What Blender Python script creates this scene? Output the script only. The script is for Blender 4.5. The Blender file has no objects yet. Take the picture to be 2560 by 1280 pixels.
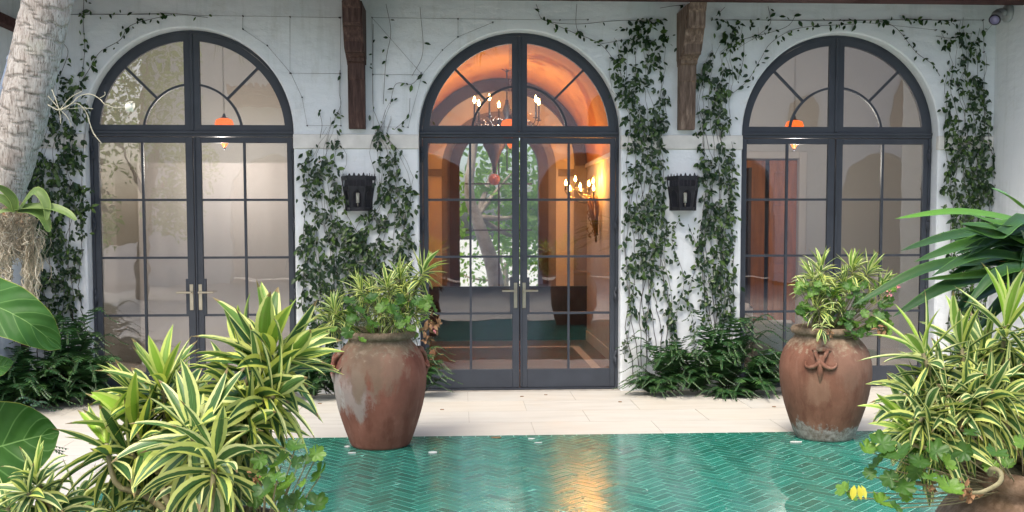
import bpy, math, random
from mathutils import Vector as V, Matrix, noise
R = math.radians; PI = math.pi; TAU = 2*PI
rnd = random.Random(7)
sc = bpy.context.scene; COL = sc.collection

# ------------------------------------------------------------------ camera
FPX, YAW, PITCH, ROLL, PPY = 2557.135, 0.0524, -0.0598, -0.0018, 713.65
CAM = V((-0.603, -10.034, 1.633))
Fw = V((math.sin(YAW)*math.cos(PITCH), math.cos(YAW)*math.cos(PITCH), math.sin(PITCH)))
_r = V((math.cos(YAW), -math.sin(YAW), 0)); _u = _r.cross(Fw)
Rt = _r*math.cos(ROLL) + _u*math.sin(ROLL); Up = _u*math.cos(ROLL) - _r*math.sin(ROLL)
cd = bpy.data.cameras.new("camera"); cam = bpy.data.objects.new("camera", cd); COL.objects.link(cam)
cam.matrix_world = Matrix(((Rt.x, Up.x, -Fw.x, CAM.x), (Rt.y, Up.y, -Fw.y, CAM.y), (Rt.z, Up.z, -Fw.z, CAM.z), (0, 0, 0, 1)))
cd.sensor_width = 36; cd.lens = FPX/2560*36; cd.shift_y = (PPY-640)/2560; cd.clip_end = 2000
sc.camera = cam
def at(x, y, Y):                      # the point on the plane Y = const behind a place in the photograph
    d = Fw + Rt*((x-1280)/FPX) + Up*((PPY-y)/FPX)
    return CAM + d*((Y-CAM.y)/d.y)

# ------------------------------------------------------------------ light
SUN_EL, SUN_AZ = 58, 205             # soft, high, from behind the viewer
w = bpy.data.worlds.new("World"); sc.world = w; w.use_nodes = True
nt = w.node_tree; bg = nt.nodes['Background']
sky = nt.nodes.new('ShaderNodeTexSky'); sky.sky_type = 'NISHITA'; sky.sun_disc = False
sky.sun_elevation = R(SUN_EL); sky.sun_rotation = R(SUN_AZ); sky.dust_density = 4; sky.air_density = 1.0
nt.links.new(sky.outputs[0], bg.inputs[0]); bg.inputs[1].default_value = 0.15
sl = bpy.data.lights.new("sun", 'SUN'); sl.energy = 1.0; sl.angle = R(18); sl.color = (1, .93, .82)
so = bpy.data.objects.new("sun", sl); COL.objects.link(so)
az = R(SUN_AZ); el = R(SUN_EL)
sdir = V((math.sin(az)*math.cos(el), math.cos(az)*math.cos(el), math.sin(el)))
so.rotation_euler = sdir.to_track_quat('Z', 'Y').to_euler()
sc.view_settings.view_transform = 'Standard'; sc.view_settings.look = 'None'
sc.view_settings.exposure = 1.42; sc.view_settings.gamma = 1; sc.view_settings.use_curve_mapping = False
sc.cycles.use_denoising = True; sc.cycles.max_bounces = 10; sc.cycles.transparent_max_bounces = 16
sc.cycles.sample_clamp_indirect = 25

# ------------------------------------------------------------------ materials
class N:                              # small node-tree helper
    def __init__(s, name):
        s.m = bpy.data.materials.new(name); s.m.use_nodes = True; s.t = s.m.node_tree
        s.b = s.t.nodes['Principled BSDF']; s.out = s.t.nodes['Material Output']
        s.tc = None
    def n(s, typ, ins=None, **kw):
        x = s.t.nodes.new('ShaderNode'+typ)
        for k, v in kw.items(): setattr(x, k, v)
        for k, v in (ins or {}).items(): s.put(x.inputs[k], v)
        return x
    def put(s, sock, v):
        if isinstance(v, bpy.types.NodeSocket): s.t.links.new(v, sock)
        elif isinstance(v, bpy.types.Node): s.t.links.new(v.outputs[0], sock)
        else:
            if isinstance(v, tuple) and len(v) == 3 and len(getattr(sock, 'default_value', ())) == 4: v = v+(1,)
            sock.default_value = v
    def obj(s, kind='Object'):
        if not s.tc: s.tc = s.t.nodes.new('ShaderNodeTexCoord')
        return s.tc.outputs[kind]
    def noise(s, scale, detail=4, rough=.55, vec=None, stretch=None):
        v = vec or s.obj()
        if stretch: v = s.n('Mapping', {'Vector': v, 'Scale': stretch}).outputs[0]
        return s.n('TexNoise', {'Vector': v, 'Scale': scale, 'Detail': detail, 'Roughness': rough}).outputs['Fac']
    def ramp(s, fac, *stops):
        r = s.t.nodes.new('ShaderNodeValToRGB'); s.put(r.inputs[0], fac); e = r.color_ramp.elements
        while len(e) < len(stops): e.new(.5)
        for i, (p, c) in enumerate(stops):
            e[i].position = p; e[i].color = (c+(1,)) if isinstance(c, tuple) else (c, c, c, 1)
        return r.outputs[0]
    def mix(s, f, a, b, mode='MIX'):
        x = s.t.nodes.new('ShaderNodeMix'); x.data_type = 'RGBA'; x.blend_type = mode
        s.put(x.inputs[0], f); s.put(x.inputs[6], a); s.put(x.inputs[7], b); return x.outputs[2]
    def math(s, op, a, b=0., c=None):
        x = s.t.nodes.new('ShaderNodeMath'); x.operation = op; s.put(x.inputs[0], a); s.put(x.inputs[1], b)
        if c is not None: s.put(x.inputs[2], c)
        return x.outputs[0]
    def bump(s, h, strength=.3, dist=.01):
        x = s.n('Bump', {'Height': h, 'Strength': strength, 'Distance': dist}); s.put(s.b.inputs['Normal'], x.outputs[0]); return x
    def island(s): return s.n('NewGeometry').outputs['Random Per Island']
    def sep(s, v): return s.n('SeparateXYZ', {0: v}).outputs
    def done(s, col=None, rough=None, spec=None, metal=None):
        if col is not None: s.put(s.b.inputs['Base Color'], col)
        if rough is not None: s.put(s.b.inputs['Roughness'], rough)
        if spec is not None: s.put(s.b.inputs['Specular IOR Level'], spec)
        if metal is not None: s.put(s.b.inputs['Metallic'], metal)
        return s.m
    def translucent(s, fac, col):
        t = s.n('BsdfTranslucent'); s.put(t.inputs[0], col)
        if s.b.inputs['Normal'].links: s.t.links.new(s.b.inputs['Normal'].links[0].from_socket, t.inputs['Normal'])
        x = s.n('MixShader', {0: fac}); s.t.links.new(s.b.outputs[0], x.inputs[1]); s.t.links.new(t.outputs[0], x.inputs[2])
        s.t.links.new(x.outputs[0], s.out.inputs[0]); return s.m

M = {}
def plain(name, col, rough=.6, spec=.5, metal=0., var=.25, scale=12, bump=0., stretch=None):
    n = N(name); f = n.noise(scale, stretch=stretch)
    c = n.ramp(f, (.25, tuple(x*(1-var) for x in col)), (.75, tuple(min(1, x*(1+var)) for x in col)))
    if bump: n.bump(f, bump, .01)
    M[name] = n.done(c, rough, spec, metal)
def build_materials():
    # wall plaster: white limewash, trowel marks, faint stains
    n = N('plaster'); a = n.noise(1.3, 6, .6); b = n.noise(9, 8, .65, stretch=(1, 1, 1.8)); st = n.noise(2.2, 5, .7, stretch=(3.5, 3.5, .35))
    c = n.mix(n.ramp(a, (.3, 0.), (.75, 1.)), (.615, .65, .675), (.68, .705, .72))
    c = n.mix(n.ramp(st, (.52, 0.), (.78, .55)), c, (.42, .45, .44))
    v = n.n('TexVoronoi', {'Vector': n.n('Mapping', {'Vector': n.obj(), 'Scale': (2.2, 2.2, 5)}).outputs[0], 'Scale': 2.5, 'Randomness': 1.}, feature='SMOOTH_F1').outputs[0]
    h = n.math('ADD', n.math('MULTIPLY', b, .7), n.math('MULTIPLY', v, .5))
    c = n.mix(n.ramp(n.noise(3.1, 7, .72, stretch=(1, 1, .6)), (.56, 0.), (.74, .55)), c, (.46, .46, .42)); c = n.mix(n.ramp(n.noise(28, 5, .8, stretch=(1, 1, .4)), (.64, 0.), (.74, .4)), c, (.34, .34, .31)); n.bump(h, .65, .016); M['plaster'] = n.done(c, .85, .25)
    n = N('stone_band'); a = n.noise(6, 6); c = n.ramp(a, (.3, (.50, .49, .46)), (.7, (.66, .645, .61)))
    c = n.mix(n.ramp(n.noise(14, 5, .7), (.66, 0.), (.72, .6)), c, (.25, .23, .20)); n.bump(a, .2, .004); M['stone_band'] = n.done(c, .75, .3)
    # door metal
    n = N('door_metal'); a = n.noise(5, 5); M['door_metal'] = n.done(n.ramp(a, (.3, (.032, .038, .050)), (.7, (.042, .050, .064))), .5, .4)
    plain('dark_iron', (.018, .018, .024), .45, .5, .3, .4, 20, .15)
    plain('gilt', (.28, .15, .05), .45, .5, .6, .4, 30)
    plain('nickel', (.55, .50, .40), .32, .5, 1., .1)
    # glass: reflecting and see-through
    n = N('glass'); fr = n.n('Fresnel', {'IOR': 1.5}).outputs[0]
    fac = n.math('MULTIPLY', fr, 2.4)
    t = n.n('BsdfTransparent', {0: (.86, .87, .86, 1)}); g = n.n('BsdfGlossy', {'Color': (.95, .95, 1., 1), 'Roughness': .0})
    bm = n.n('Bump', {'Height': n.noise(2.2, 2), 'Strength': .06, 'Distance': .02}); n.put(g.inputs['Normal'], bm.outputs[0])
    x = n.n('MixShader', {0: n.math('MINIMUM', fac, 1.)}); n.t.links.new(t.outputs[0], x.inputs[1]); n.t.links.new(g.outputs[0], x.inputs[2])
    n.t.links.new(x.outputs[0], n.out.inputs[0]); M['glass'] = n.m
    # travertine paving
    n = N('travertine'); a = n.noise(3.5, 7, .6, stretch=(.5, 2.4, 1)); isl = n.island()
    c = n.ramp(a, (.25, (.35, .33, .285)), (.5, (.455, .44, .395)), (.8, (.53, .52, .475)))
    c = n.mix(n.math('MULTIPLY', isl, .45), c, (.54, .47, .36)); c = n.mix(.3, c, (.55, .545, .51))
    c = n.mix(n.ramp(n.noise(30, 4, .7, stretch=(.3, 2.5, 1)), (.64, 0.), (.74, .45)), c, (.33, .29, .24)); c = n.mix(n.ramp(n.noise(1.1, 5, .65), (.5, 0.), (.72, .35)), c, (.50, .42, .31)); c = n.mix(n.ramp(n.noise(75, 3, .8), (.70, 0.), (.75, .6)), c, (.25, .21, .17)); n.bump(a, .12, .004)
    M['travertine'] = n.done(c, .62, .35)
    plain('joint', (.36, .33, .29), .9)
    # glazed green tiles
    n = N('green_tile'); isl = n.island(); a = n.noise(1.1, 4)
    c = n.ramp(isl, (0., (.003, .125, .085)), (.45, (.006, .175, .122)), (.93, (.012, .235, .165)), (1., (.003, .08, .065)))
    c = n.mix(n.ramp(a, (.35, 0.), (.7, .4)), c, (.004, .15, .12))
    sp = n.ramp(n.noise(55, 2, .8), (.70, 0.), (.74, .3)); c = n.mix(sp, c, (.5, .55, .5))
    h = n.noise(9, 2, stretch=(1, 1.6, 1)); n.bump(h, .13, .01)
    n.put(n.b.inputs['Coat Weight'], .65); n.put(n.b.inputs['Coat Roughness'], .20)
    M['green_tile'] = n.done(c, n.ramp(n.noise(5, 4), (.3, .12), (.7, .30)), .8)
    plain('grout', (.24, .50, .40), .5, .5, 0, .3, 30)
    # terracotta
    def terra(name, base, seed, low, spots):
        n = N(name); o = n.n('Mapping', {'Vector': n.obj(), 'Location': (seed, seed*2, 0)}).outputs[0]; z = n.sep(n.obj())[2]
        a = n.noise(4, 6, .6, o); f = n.noise(26, 6, .7, o); s2 = n.noise(3.2, 6, .65, o, (2.6, 2.6, .7))
        c = n.ramp(a, (.3, tuple(x*.70 for x in base)), (.55, base), (.8, (base[0]*1.35, base[1]*1.45, base[2]*1.5)))
        c = n.mix(n.ramp(n.noise(6, 5, .6, o, (1.4, 1.4, .45)), (.5, 0.), (.62, .6)), c, (base[0]*.55, base[1]*.42, base[2]*.38))
        c = n.mix(n.ramp(n.noise(5, 5, .65, o, (2.2, 2.2, .4)), (.56, 0.), (.72, .45)), c, (base[0]*1.5, base[1]*1.9, base[2]*2.1))
        k = n.math('ADD', s2, n.math('MULTIPLY', f, .3))
        for (cx_, cy_, cz_, r_, st_, colr) in spots:      # bleached and stained areas of their own
            d = n.n('Mapping', {'Vector': n.obj(), 'Location': (-cx_/r_, -cy_/r_, -cz_/r_/1.3), 'Scale': (1/r_, 1/r_, 1/r_/1.3)}).outputs[0]
            d = n.n('VectorMath', {0: d}, operation='LENGTH').outputs['Value']
            c = n.mix(n.math('MULTIPLY', n.ramp(n.math('SUBTRACT', n.math('MULTIPLY', k, 1.3), n.math('MULTIPLY', d, .55)), (.22, 0.), (.42, 1.)), st_), c, colr)
        lo = n.math('ADD', n.math('MULTIPLY', z, -3.2), n.math('ADD', k, low))
        c = n.mix(n.math('MULTIPLY', n.ramp(lo, (.46, 0.), (.56, 1.)), .8), c, n.ramp(f, (.4, (.13, .12, .10)), (.65, (.36, .35, .33))))
        mo = n.ramp(n.math('ADD', z, n.math('MULTIPLY', f, .5)), (.93, 0.), (1.06, .75))
        c = n.mix(mo, c, n.ramp(f, (.4, (.10, .085, .05)), (.7, (.33, .25, .18))))
        n.bump(n.math('ADD', f, n.math('MULTIPLY', a, .8)), .3, .01); M[name] = n.done(c, .82, .25)
    terra('terracotta_a', (.225, .088, .060), 3.1, -.25, [(-.16, -.28, .44, .135, .62, (.34, .31, .285)), (-.10, -.28, .60, .15, .7, (.12, .06, .035)), (-.03, -.25, .74, .26, .5, (.22, .17, .12)), (-.30, -.1, .42, .12, .7, (.36, .34, .31))])
    terra('terracotta_b', (.175, .080, .052), 8.4, .22, [(-.15, -.3, .40, .10, .3, (.30, .19, .13)), (.1, -.26, .70, .22, .3, (.22, .15, .11))])
    terra('terracotta_c', (.33, .155, .11), 1.7, -.3, [])
    plain('soil', (.03, .022, .015), .95, .1, 0, .5, 40, .6)
    # weathered wood
    n = N('old_wood'); g = n.noise(7, 7, .65, stretch=(5, 5, .6)); a = n.noise(2.5, 4)
    c = n.ramp(g, (.3, (.055, .036, .027)), (.55, (.16, .115, .09)), (.78, (.34, .27, .215)))
    n.bump(g, .6, .008); M['old_wood'] = n.done(c, .8, .2)
    n = N('dark_wood'); g = n.noise(7, 7, .65, stretch=(5, 5, .6))
    c = n.ramp(g, (.3, (.026, .014, .012)), (.6, (.080, .047, .040)), (.8, (.20, .145, .12))); n.bump(g, .6, .008); M['dark_wood'] = n.done(c, .75, .2)
    n = N('beam_wood'); g = n.noise(5, 7, .65, stretch=(.5, 6, 6)); M['beam_wood'] = n.done(n.ramp(g, (.3, (.03, .012, .012)), (.7, (.09, .045, .042))), .8, .2)
    n = N('floor_wood'); g = n.noise(4, 6, .6, stretch=(.5, 7, 1)); br = n.n('TexWave', {'Vector': n.obj(), 'Scale': 2.2, 'Distortion': .3}, bands_direction='Y').outputs['Fac']
    c = n.ramp(g, (.3, (.11, .042, .022)), (.7, (.26, .115, .062))); c = n.mix(n.ramp(br, (.9, 0.), (.97, .5)), c, (.05, .02, .01)); M['floor_wood'] = n.done(c, .3, .5)
    plain('brown_wood', (.46, .15, .045), .45, .4, 0, .4, 5, 0, (4, 4, .5))
    plain('jamb_wood', (.05, .022, .016), .5, .4, 0, .4, 5, 0, (4, 4, .5))
    plain('black_wood', (.010, .008, .009), .3, .5, 0, .4, 5)
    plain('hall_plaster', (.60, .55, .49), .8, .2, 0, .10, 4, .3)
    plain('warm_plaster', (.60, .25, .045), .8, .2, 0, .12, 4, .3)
    plain('cream_plaster', (.66, .60, .54), .8, .2, 0, .06, 2, .1)
    plain('taupe_plaster', (.60, .57, .53), .8, .2, 0, .05, 1.5, .1)
    plain('pale_blind', (.66, .61, .59), .85, .2, 0, .05, 2)
    plain('grey_trim', (.22, .19, .19), .5, .3, 0, .1)
    plain('white_paint', (.72, .72, .70), .5, .4, 0, .06)
    plain('armchair', (.62, .52, .46), .9, .1, 0, .12, 60, .3)
    plain('roof_tile', (.33, .14, .085), .8, .2, 0, .4, 8, .3)
    plain('brown_shutter', (.30, .22, .17), .7, .3)
    plain('roof_edge', (.38, .31, .24), .8, .2, 0, .3, 8)
    plain('grey_pipe', (.20, .24, .32), .45, .5, 0, .12)
    plain('wire', (.05, .045, .05), .5, .5, .5, .2)
    plain('lamp_grey', (.35, .36, .37), .45, .5, 0, .1)
    plain('lens_violet', (.22, .20, .34), .15, .6, 0, .2)
    plain('candle_white', (.75, .73, .66), .5, .4, 0, .05)
    plain('vine_stem', (.045, .034, .022), .8, .2, 0, .4, 30)
    plain('cane', (.22, .20, .11), .7, .3, 0, .35, 40, .3)
    plain('root_grey', (.42, .40, .30), .8, .2, 0, .3, 30)
    plain('dead_leaf', (.24, .14, .075), .9, .1, 0, .5, 30, .4)
    plain('petal_white', (.80, .78, .66), .5, .3, 0, .05)
    plain('petal_pink', (.65, .22, .25), .6, .3, 0, .2)
    plain('paper_scrap', (.55, .55, .52), .7, .3, 0, .2, 20)
    plain('red_stem', (.22, .04, .045), .5, .3, 0, .2)
    plain('ringed_stem', (.05, .035, .028), .7, .3, 0, .5, 20)
    # palm bark
    n = N('palm_bark'); f = n.noise(14, 8, .75, stretch=(2.2, 2.2, .8)); g = n.noise(60, 5, .75, stretch=(2.4, 2.4, .35)); a = n.noise(3, 4)
    rg_ = n.n('Attribute', attribute_name='tone').outputs['Fac']
    c = n.ramp(f, (.28, (.22, .19, .165)), (.5, (.42, .39, .355)), (.75, (.60, .58, .54)))
    c = n.mix(n.math('MULTIPLY', n.ramp(n.math('ADD', rg_, n.math('MULTIPLY', n.math('SUBTRACT', g, .5), .25)), (.84, 0.), (.95, 1.)), .6), c, (.15, .12, .10))
    c = n.mix(n.math('MULTIPLY', n.ramp(rg_, (.02, 1.), (.14, 0.)), .3), c, (.68, .66, .62))
    c = n.mix(n.ramp(g, (.38, .9), (.50, 0.)), c, (.13, .105, .085)); c = n.mix(n.ramp(a, (.5, 0.), (.7, .4)), c, (.52, .37, .30))
    c = n.mix(n.ramp(n.noise(5, 5), (.62, 0.), (.7, .3)), c, (.42, .47, .36)); n.bump(n.math('ADD', f, n.math('MULTIPLY', g, .8)), .5, .007); M['palm_bark'] = n.done(c, .9, .15)
    n = N('tree_bark'); f = n.noise(5, 6); M['tree_bark'] = n.done(n.ramp(f, (.3, (.22, .17, .13)), (.7, (.52, .44, .35))), .9, .15)
    # leaves
    def leafmat(name, c0, c1, c2, rough=.35, tr=.25, trc=None, spec=.5):
        n = N(name); i = n.island(); c = n.ramp(i, (0., c0), (.6, c1), (1., c2))
        c = n.mix(n.ramp(n.noise(18, 3), (.4, 0.), (.7, .35)), c, tuple(x*.6 for x in c0)); n.done(c, rough, spec); M[name] = n.translucent(tr, trc or c2)
    leafmat('vine_leaf', (.008, .022, .010), (.020, .050, .016), (.09, .16, .03), .32, .12, (.06, .14, .02), .35)
    leafmat('fern_leaf', (.020, .062, .022), (.036, .11, .036), (.075, .17, .040), .45, .2, (.06, .18, .04))
    leafmat('geranium_leaf', (.028, .085, .016), (.060, .150, .024), (.15, .28, .035), .5, .3, (.20, .38, .03))
    leafmat('tree_leaf', (.04, .11, .02), (.10, .22, .03), (.28, .44, .06), .5, .45, (.34, .56, .07))
    leafmat('yellow_leaf', (.55, .50, .05), (.65, .60, .06), (.7, .65, .1), .5, .3)
    leafmat('moss_strand', (.16, .13, .085), (.40, .35, .26), (.66, .61, .50), .9, .25, (.5, .45, .35))
    def striped(name, g0, g1, edge, edge2, w0, young, rough=.4, tr=.28):
        n = N(name); uv = n.sep(n.obj('UV')); u, v = uv[0], uv[1]; tone = n.n('Attribute', attribute_name='tone').outputs['Fac']; i = n.island()
        wob = n.math('MULTIPLY', n.math('SUBTRACT', n.noise(60, 3), .5), .12)
        d = n.math('ADD', n.math('ABSOLUTE', n.math('SUBTRACT', u, .5)), wob)
        st = n.noise(1, 3, .7, n.n('CombineXYZ', {0: n.math('MULTIPLY', u, 26), 1: n.math('ADD', n.math('MULTIPLY', v, 1.2), n.math('MULTIPLY', i, 50)), 2: 0.}).outputs[0])
        g = n.ramp(st, (.36, g0), (.55, g1), (.68, tuple(x*1.9 for x in g1)))
        g = n.mix(n.math('MULTIPLY', tone, .85), g, young)
        wv = n.math('ADD', w0, n.math('MULTIPLY', n.math('SUBTRACT', i, .5), .10))
        m = n.ramp(n.math('SUBTRACT', d, wv), (0., 0.), (.03, 1.))
        e = n.mix(i, edge, edge2); e = n.mix(n.math('MULTIPLY', tone, .4), e, young)
        c = n.mix(m, g, e); br = n.math('MULTIPLY', n.math('GREATER_THAN', n.math('ADD', v, n.math('MULTIPLY', wob, 1.)), .90), n.math('GREATER_THAN', i, .62)); c = n.mix(n.math('MULTIPLY', br, .8), c, (.22, .13, .06)); c = n.mix(n.math('MULTIPLY', n.ramp(n.noise(26, 4, .7), (.60, 0.), (.70, 1.)), .25), c, (.20, .20, .07)); n.bump(st, .25, .002); n.done(c, rough, .45); M[name] = n.translucent(tr, c)
    striped('song_leaf', (.018, .062, .020), (.055, .14, .038), (.54, .61, .09), (.66, .69, .28), .25, (.30, .50, .05))
    striped('song_leaf_pale', (.024, .075, .026), (.075, .17, .055), (.58, .65, .15), (.70, .74, .36), .23, (.32, .54, .05))
    striped('strap_leaf', (.007, .028, .010), (.020, .062, .018), (.04, .13, .02), (.10, .22, .05), .42, (.11, .28, .02), .38, .12)
    striped('orchid_leaf', (.05, .11, .02), (.10, .17, .035), (.24, .34, .07), (.3, .4, .12), .42, (.26, .36, .12), .5, .25)
    n = N('ear_leaf'); uv = n.sep(n.obj('UV')); d = n.math('ABSOLUTE', n.math('SUBTRACT', uv[0], .5)); tone = n.n('Attribute', attribute_name='tone').outputs['Fac']
    vein = n.math('SINE', n.math('MULTIPLY', n.math('SUBTRACT', uv[1], n.math('MULTIPLY', d, .45)), 46.))
    c = n.ramp(n.noise(8, 4), (.3, (.020, .075, .012)), (.7, (.045, .13, .020))); c = n.mix(n.math('MULTIPLY', tone, .8), c, (.085, .22, .06))
    c = n.mix(n.ramp(vein, (.95, 0.), (1., .5)), c, (.16, .30, .09)); c = n.mix(n.ramp(d, (0., .9), (.012, 0.)), c, (.22, .38, .12))
    c = n.mix(n.ramp(d, (.485, 0.), (.498, .8)), c, (.45, .48, .10))
    n.bump(vein, .3, .006); n.done(c, .5, .2); M['ear_leaf'] = n.translucent(.3, c)
    def glow(name, col, st):
        n = N(name); n.put(n.b.inputs['Emission Color'], col); n.put(n.b.inputs['Emission Strength'], st); M[name] = n.done(tuple(x*.35 for x in col), .4)
    glow('bulb', (1, .42, .08), 130.); glow('chandelier_bulb', (1, .55, .18), 46.); glow('orange_shade', (1., .15, .012), .75); glow('red_globe', (.55, .12, .05), .12)
    n = N('crystal'); M['crystal'] = n.done((.8, .75, .7), .05, 1., .6)
build_materials()

# ------------------------------------------------------------------ mesh helpers
class MB:
    def __init__(s): s.v = []; s.f = []; s.uv = []; s.tone = []; s.mi = []
    def add(s, vs, fs, uvs=None, tone=0., mi=0):
        o = len(s.v); s.v += [tuple(p) for p in vs]; s.f += [tuple(i+o for i in f) for f in fs]
        s.uv += uvs or [(0, 0)]*len(vs); s.tone += [tone]*len(vs); s.mi += [mi]*len(fs); return s
    def box(s, x0, x1, y0, y1, z0, z1, mi=0, bev=0.):
        x0, x1 = sorted((x0, x1)); y0, y1 = sorted((y0, y1)); z0, z1 = sorted((z0, z1)); b = min(bev, (x1-x0)/3, (y1-y0)/3, (z1-z0)/3)
        if b <= 0:
            vs = [(x, y, z) for z in (z0, z1) for y in (y0, y1) for x in (x0, x1)]
            return s.add(vs, [(0, 2, 3, 1), (4, 5, 7, 6), (0, 1, 5, 4), (2, 6, 7, 3), (0, 4, 6, 2), (1, 3, 7, 5)], mi=mi)
        vs = []
        for sx, X in ((1, x0), (-1, x1)):
            for sy, Y in ((1, y0), (-1, y1)):
                for sz, Z in ((1, z0), (-1, z1)):
                    vs += [(X, Y+sy*b, Z+sz*b), (X+sx*b, Y, Z+sz*b), (X+sx*b, Y+sy*b, Z)]
        g = lambda i, j, k, a: (i*4+j*2+k)*3+a
        fs = []
        fs += [(g(0,0,0,0), g(0,0,1,0), g(0,1,1,0), g(0,1,0,0)), (g(1,0,0,0), g(1,1,0,0), g(1,1,1,0), g(1,0,1,0)),
               (g(0,0,0,1), g(1,0,0,1), g(1,0,1,1), g(0,0,1,1)), (g(0,1,0,1), g(0,1,1,1), g(1,1,1,1), g(1,1,0,1)),
               (g(0,0,0,2), g(0,1,0,2), g(1,1,0,2), g(1,0,0,2)), (g(0,0,1,2), g(1,0,1,2), g(1,1,1,2), g(0,1,1,2))]
        for j in (0, 1):
            for k in (0, 1):
                fs.append((g(0,j,k,1), g(1,j,k,1), g(1,j,k,2), g(0,j,k,2)))
        for i in (0, 1):
            for k in (0, 1): fs.append((g(i,0,k,0), g(i,1,k,0), g(i,1,k,2), g(i,0,k,2)))
            for j in (0, 1): fs.append((g(i,j,0,0), g(i,j,1,0), g(i,j,1,1), g(i,j,0,1)))
            for j in (0, 1):
                for k in (0, 1): fs.append((g(i,j,k,0), g(i,j,k,1), g(i,j,k,2)))
        return s.add(vs, fs, mi=mi)
    def prism(s, pts, plane, a, b, mi=0):      # polygon swept between a and b; plane 'xz' (sweeps y) / 'yz' (sweeps x) / 'xy' (sweeps z)
        n = len(pts); f3 = {'xz': lambda p, t: (p[0], t, p[1]), 'yz': lambda p, t: (t, p[0], p[1]), 'xy': lambda p, t: (p[0], p[1], t)}[plane]
        vs = [f3(p, a) for p in pts]+[f3(p, b) for p in pts]
        return s.add(vs, [tuple(range(n)), tuple(range(2*n-1, n-1, -1))]+[(i, (i+1) % n, n+(i+1) % n, n+i) for i in range(n)], mi=mi)
    def tube(s, pts, rad, n=6, mi=0, tone=0., cap=True):
        pts = [V(p) for p in pts]; k = len(pts); rs = rad if isinstance(rad, (list, tuple)) else [rad]*k
        vs = []; t0 = (pts[1]-pts[0]).normalized(); a = t0.orthogonal().normalized()
        for i, p in enumerate(pts):
            t = (pts[min(i+1, k-1)]-pts[max(i-1, 0)]).normalized(); a = (a-t*a.dot(t)).normalized(); b = t.cross(a)
            for j in range(n): th = TAU*j/n; vs.append(p+(a*math.cos(th)+b*math.sin(th))*rs[i])
        fs = [(i*n+j, i*n+(j+1) % n, (i+1)*n+(j+1) % n, (i+1)*n+j) for i in range(k-1) for j in range(n)]
        if cap: fs += [tuple(range(n-1, -1, -1)), tuple((k-1)*n+j for j in range(n))]
        return s.add(vs, fs, tone=tone, mi=mi)
    def lathe(s, prof, c=(0, 0, 0), n=32, mi=0, wob=0.):
        c = V(c); vs = []
        for r, z in prof:
            for j in range(n):
                th = TAU*j/n; rr = r*(1+wob*math.sin(2*th+z*3)) ; vs.append((c.x+rr*math.cos(th), c.y+rr*math.sin(th), c.z+z))
        k = len(prof); fs = [(i*n+j, i*n+(j+1) % n, (i+1)*n+(j+1) % n, (i+1)*n+j) for i in range(k-1) for j in range(n)]
        if prof[0][0] > 1e-4: fs.append(tuple(range(n-1, -1, -1)))
        if prof[-1][0] > 1e-4: fs.append(tuple((k-1)*n+j for j in range(n)))
        return s.add(vs, fs, mi=mi)
    def ball(s, c, r, n=8, m=6, mi=0, sz=1.):
        c = V(c); vs = [c+V((0, 0, -r*sz))]
        for i in range(1, m):
            ph = PI*i/m
            for j in range(n): th = TAU*j/n; vs.append(c+V((r*math.sin(ph)*math.cos(th), r*math.sin(ph)*math.sin(th), -r*sz*math.cos(ph))))
        vs.append(c+V((0, 0, r*sz))); fs = [(0, 1+(j+1) % n, 1+j) for j in range(n)]
        fs += [(1+i*n+j, 1+i*n+(j+1) % n, 1+(i+1)*n+(j+1) % n, 1+(i+1)*n+j) for i in range(m-2) for j in range(n)]
        fs += [(1+(m-2)*n+j, 1+(m-2)*n+(j+1) % n, len(vs)-1) for j in range(n)]
        return s.add(vs, fs, mi=mi)
    def strip(s, a, b, mi=0, closed=False):     # two rows of points joined by quads
        n = len(a); vs = list(a)+list(b); m = n if closed else n-1
        return s.add(vs, [(i, (i+1) % n, n+(i+1) % n, n+i) for i in range(m)], mi=mi)
    def ribbon(s, pts, wid, nrm, fold=.15, tone=0., cross=4, wave=0., ph=0.):   # a leaf blade along pts
        k = len(pts); vs = []; uv = []; nrm = V(nrm)
        for i, p in enumerate(pts):
            t = (pts[min(i+1, k-1)]-pts[max(i-1, 0)]).normalized(); side = t.cross(nrm)
            side = side.normalized() if side.length > 1e-5 else t.orthogonal().normalized()
            up = side.cross(t).normalized(); nrm = up
            for j in range(cross+1):
                u = j/cross*2-1; wv = wave*wid[i]*math.sin(ph+i*1.7+u)*abs(u)
                vs.append(p+side*(u*wid[i]*.5)+up*(abs(u)*fold*wid[i]*.5+wv)); uv.append((j/cross, i/(k-1)))
        c = cross+1
        return s.add(vs, [(i*c+j, i*c+j+1, (i+1)*c+j+1, (i+1)*c+j) for i in range(k-1) for j in range(cross)], uv, tone)
    def build(s, name, mats, parent=None, smooth=True, loc=None):
        me = bpy.data.meshes.new(name); o = V((0, 0, 0))
        if parent is not None: o = WLOC[parent.name]
        elif loc is not None: o = V(loc)
        me.from_pydata([tuple(V(p)-o) for p in s.v], [], s.f)
        if not isinstance(mats, (list, tuple)): mats = [mats]
        for m in mats: me.materials.append(M[m] if isinstance(m, str) else m)
        if len(mats) > 1: me.polygons.foreach_set('material_index', s.mi)
        me.polygons.foreach_set('use_smooth', [smooth]*len(s.f))
        if any(u != (0, 0) for u in s.uv):
            l = me.uv_layers.new(name='UVMap'); li = [0]*len(me.loops); me.loops.foreach_get('vertex_index', li)
            l.data.foreach_set('uv', [c for i in li for c in s.uv[i]])
        if any(s.tone): a = me.attributes.new('tone', 'FLOAT', 'POINT'); a.data.foreach_set('value', s.tone)
        me.update(); ob = bpy.data.objects.new(name, me); COL.objects.link(ob)
        if parent is not None: ob.parent = parent; WLOC[ob.name] = o
        else: ob.location = o; WLOC[ob.name] = o
        return ob
WLOC = {}
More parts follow.
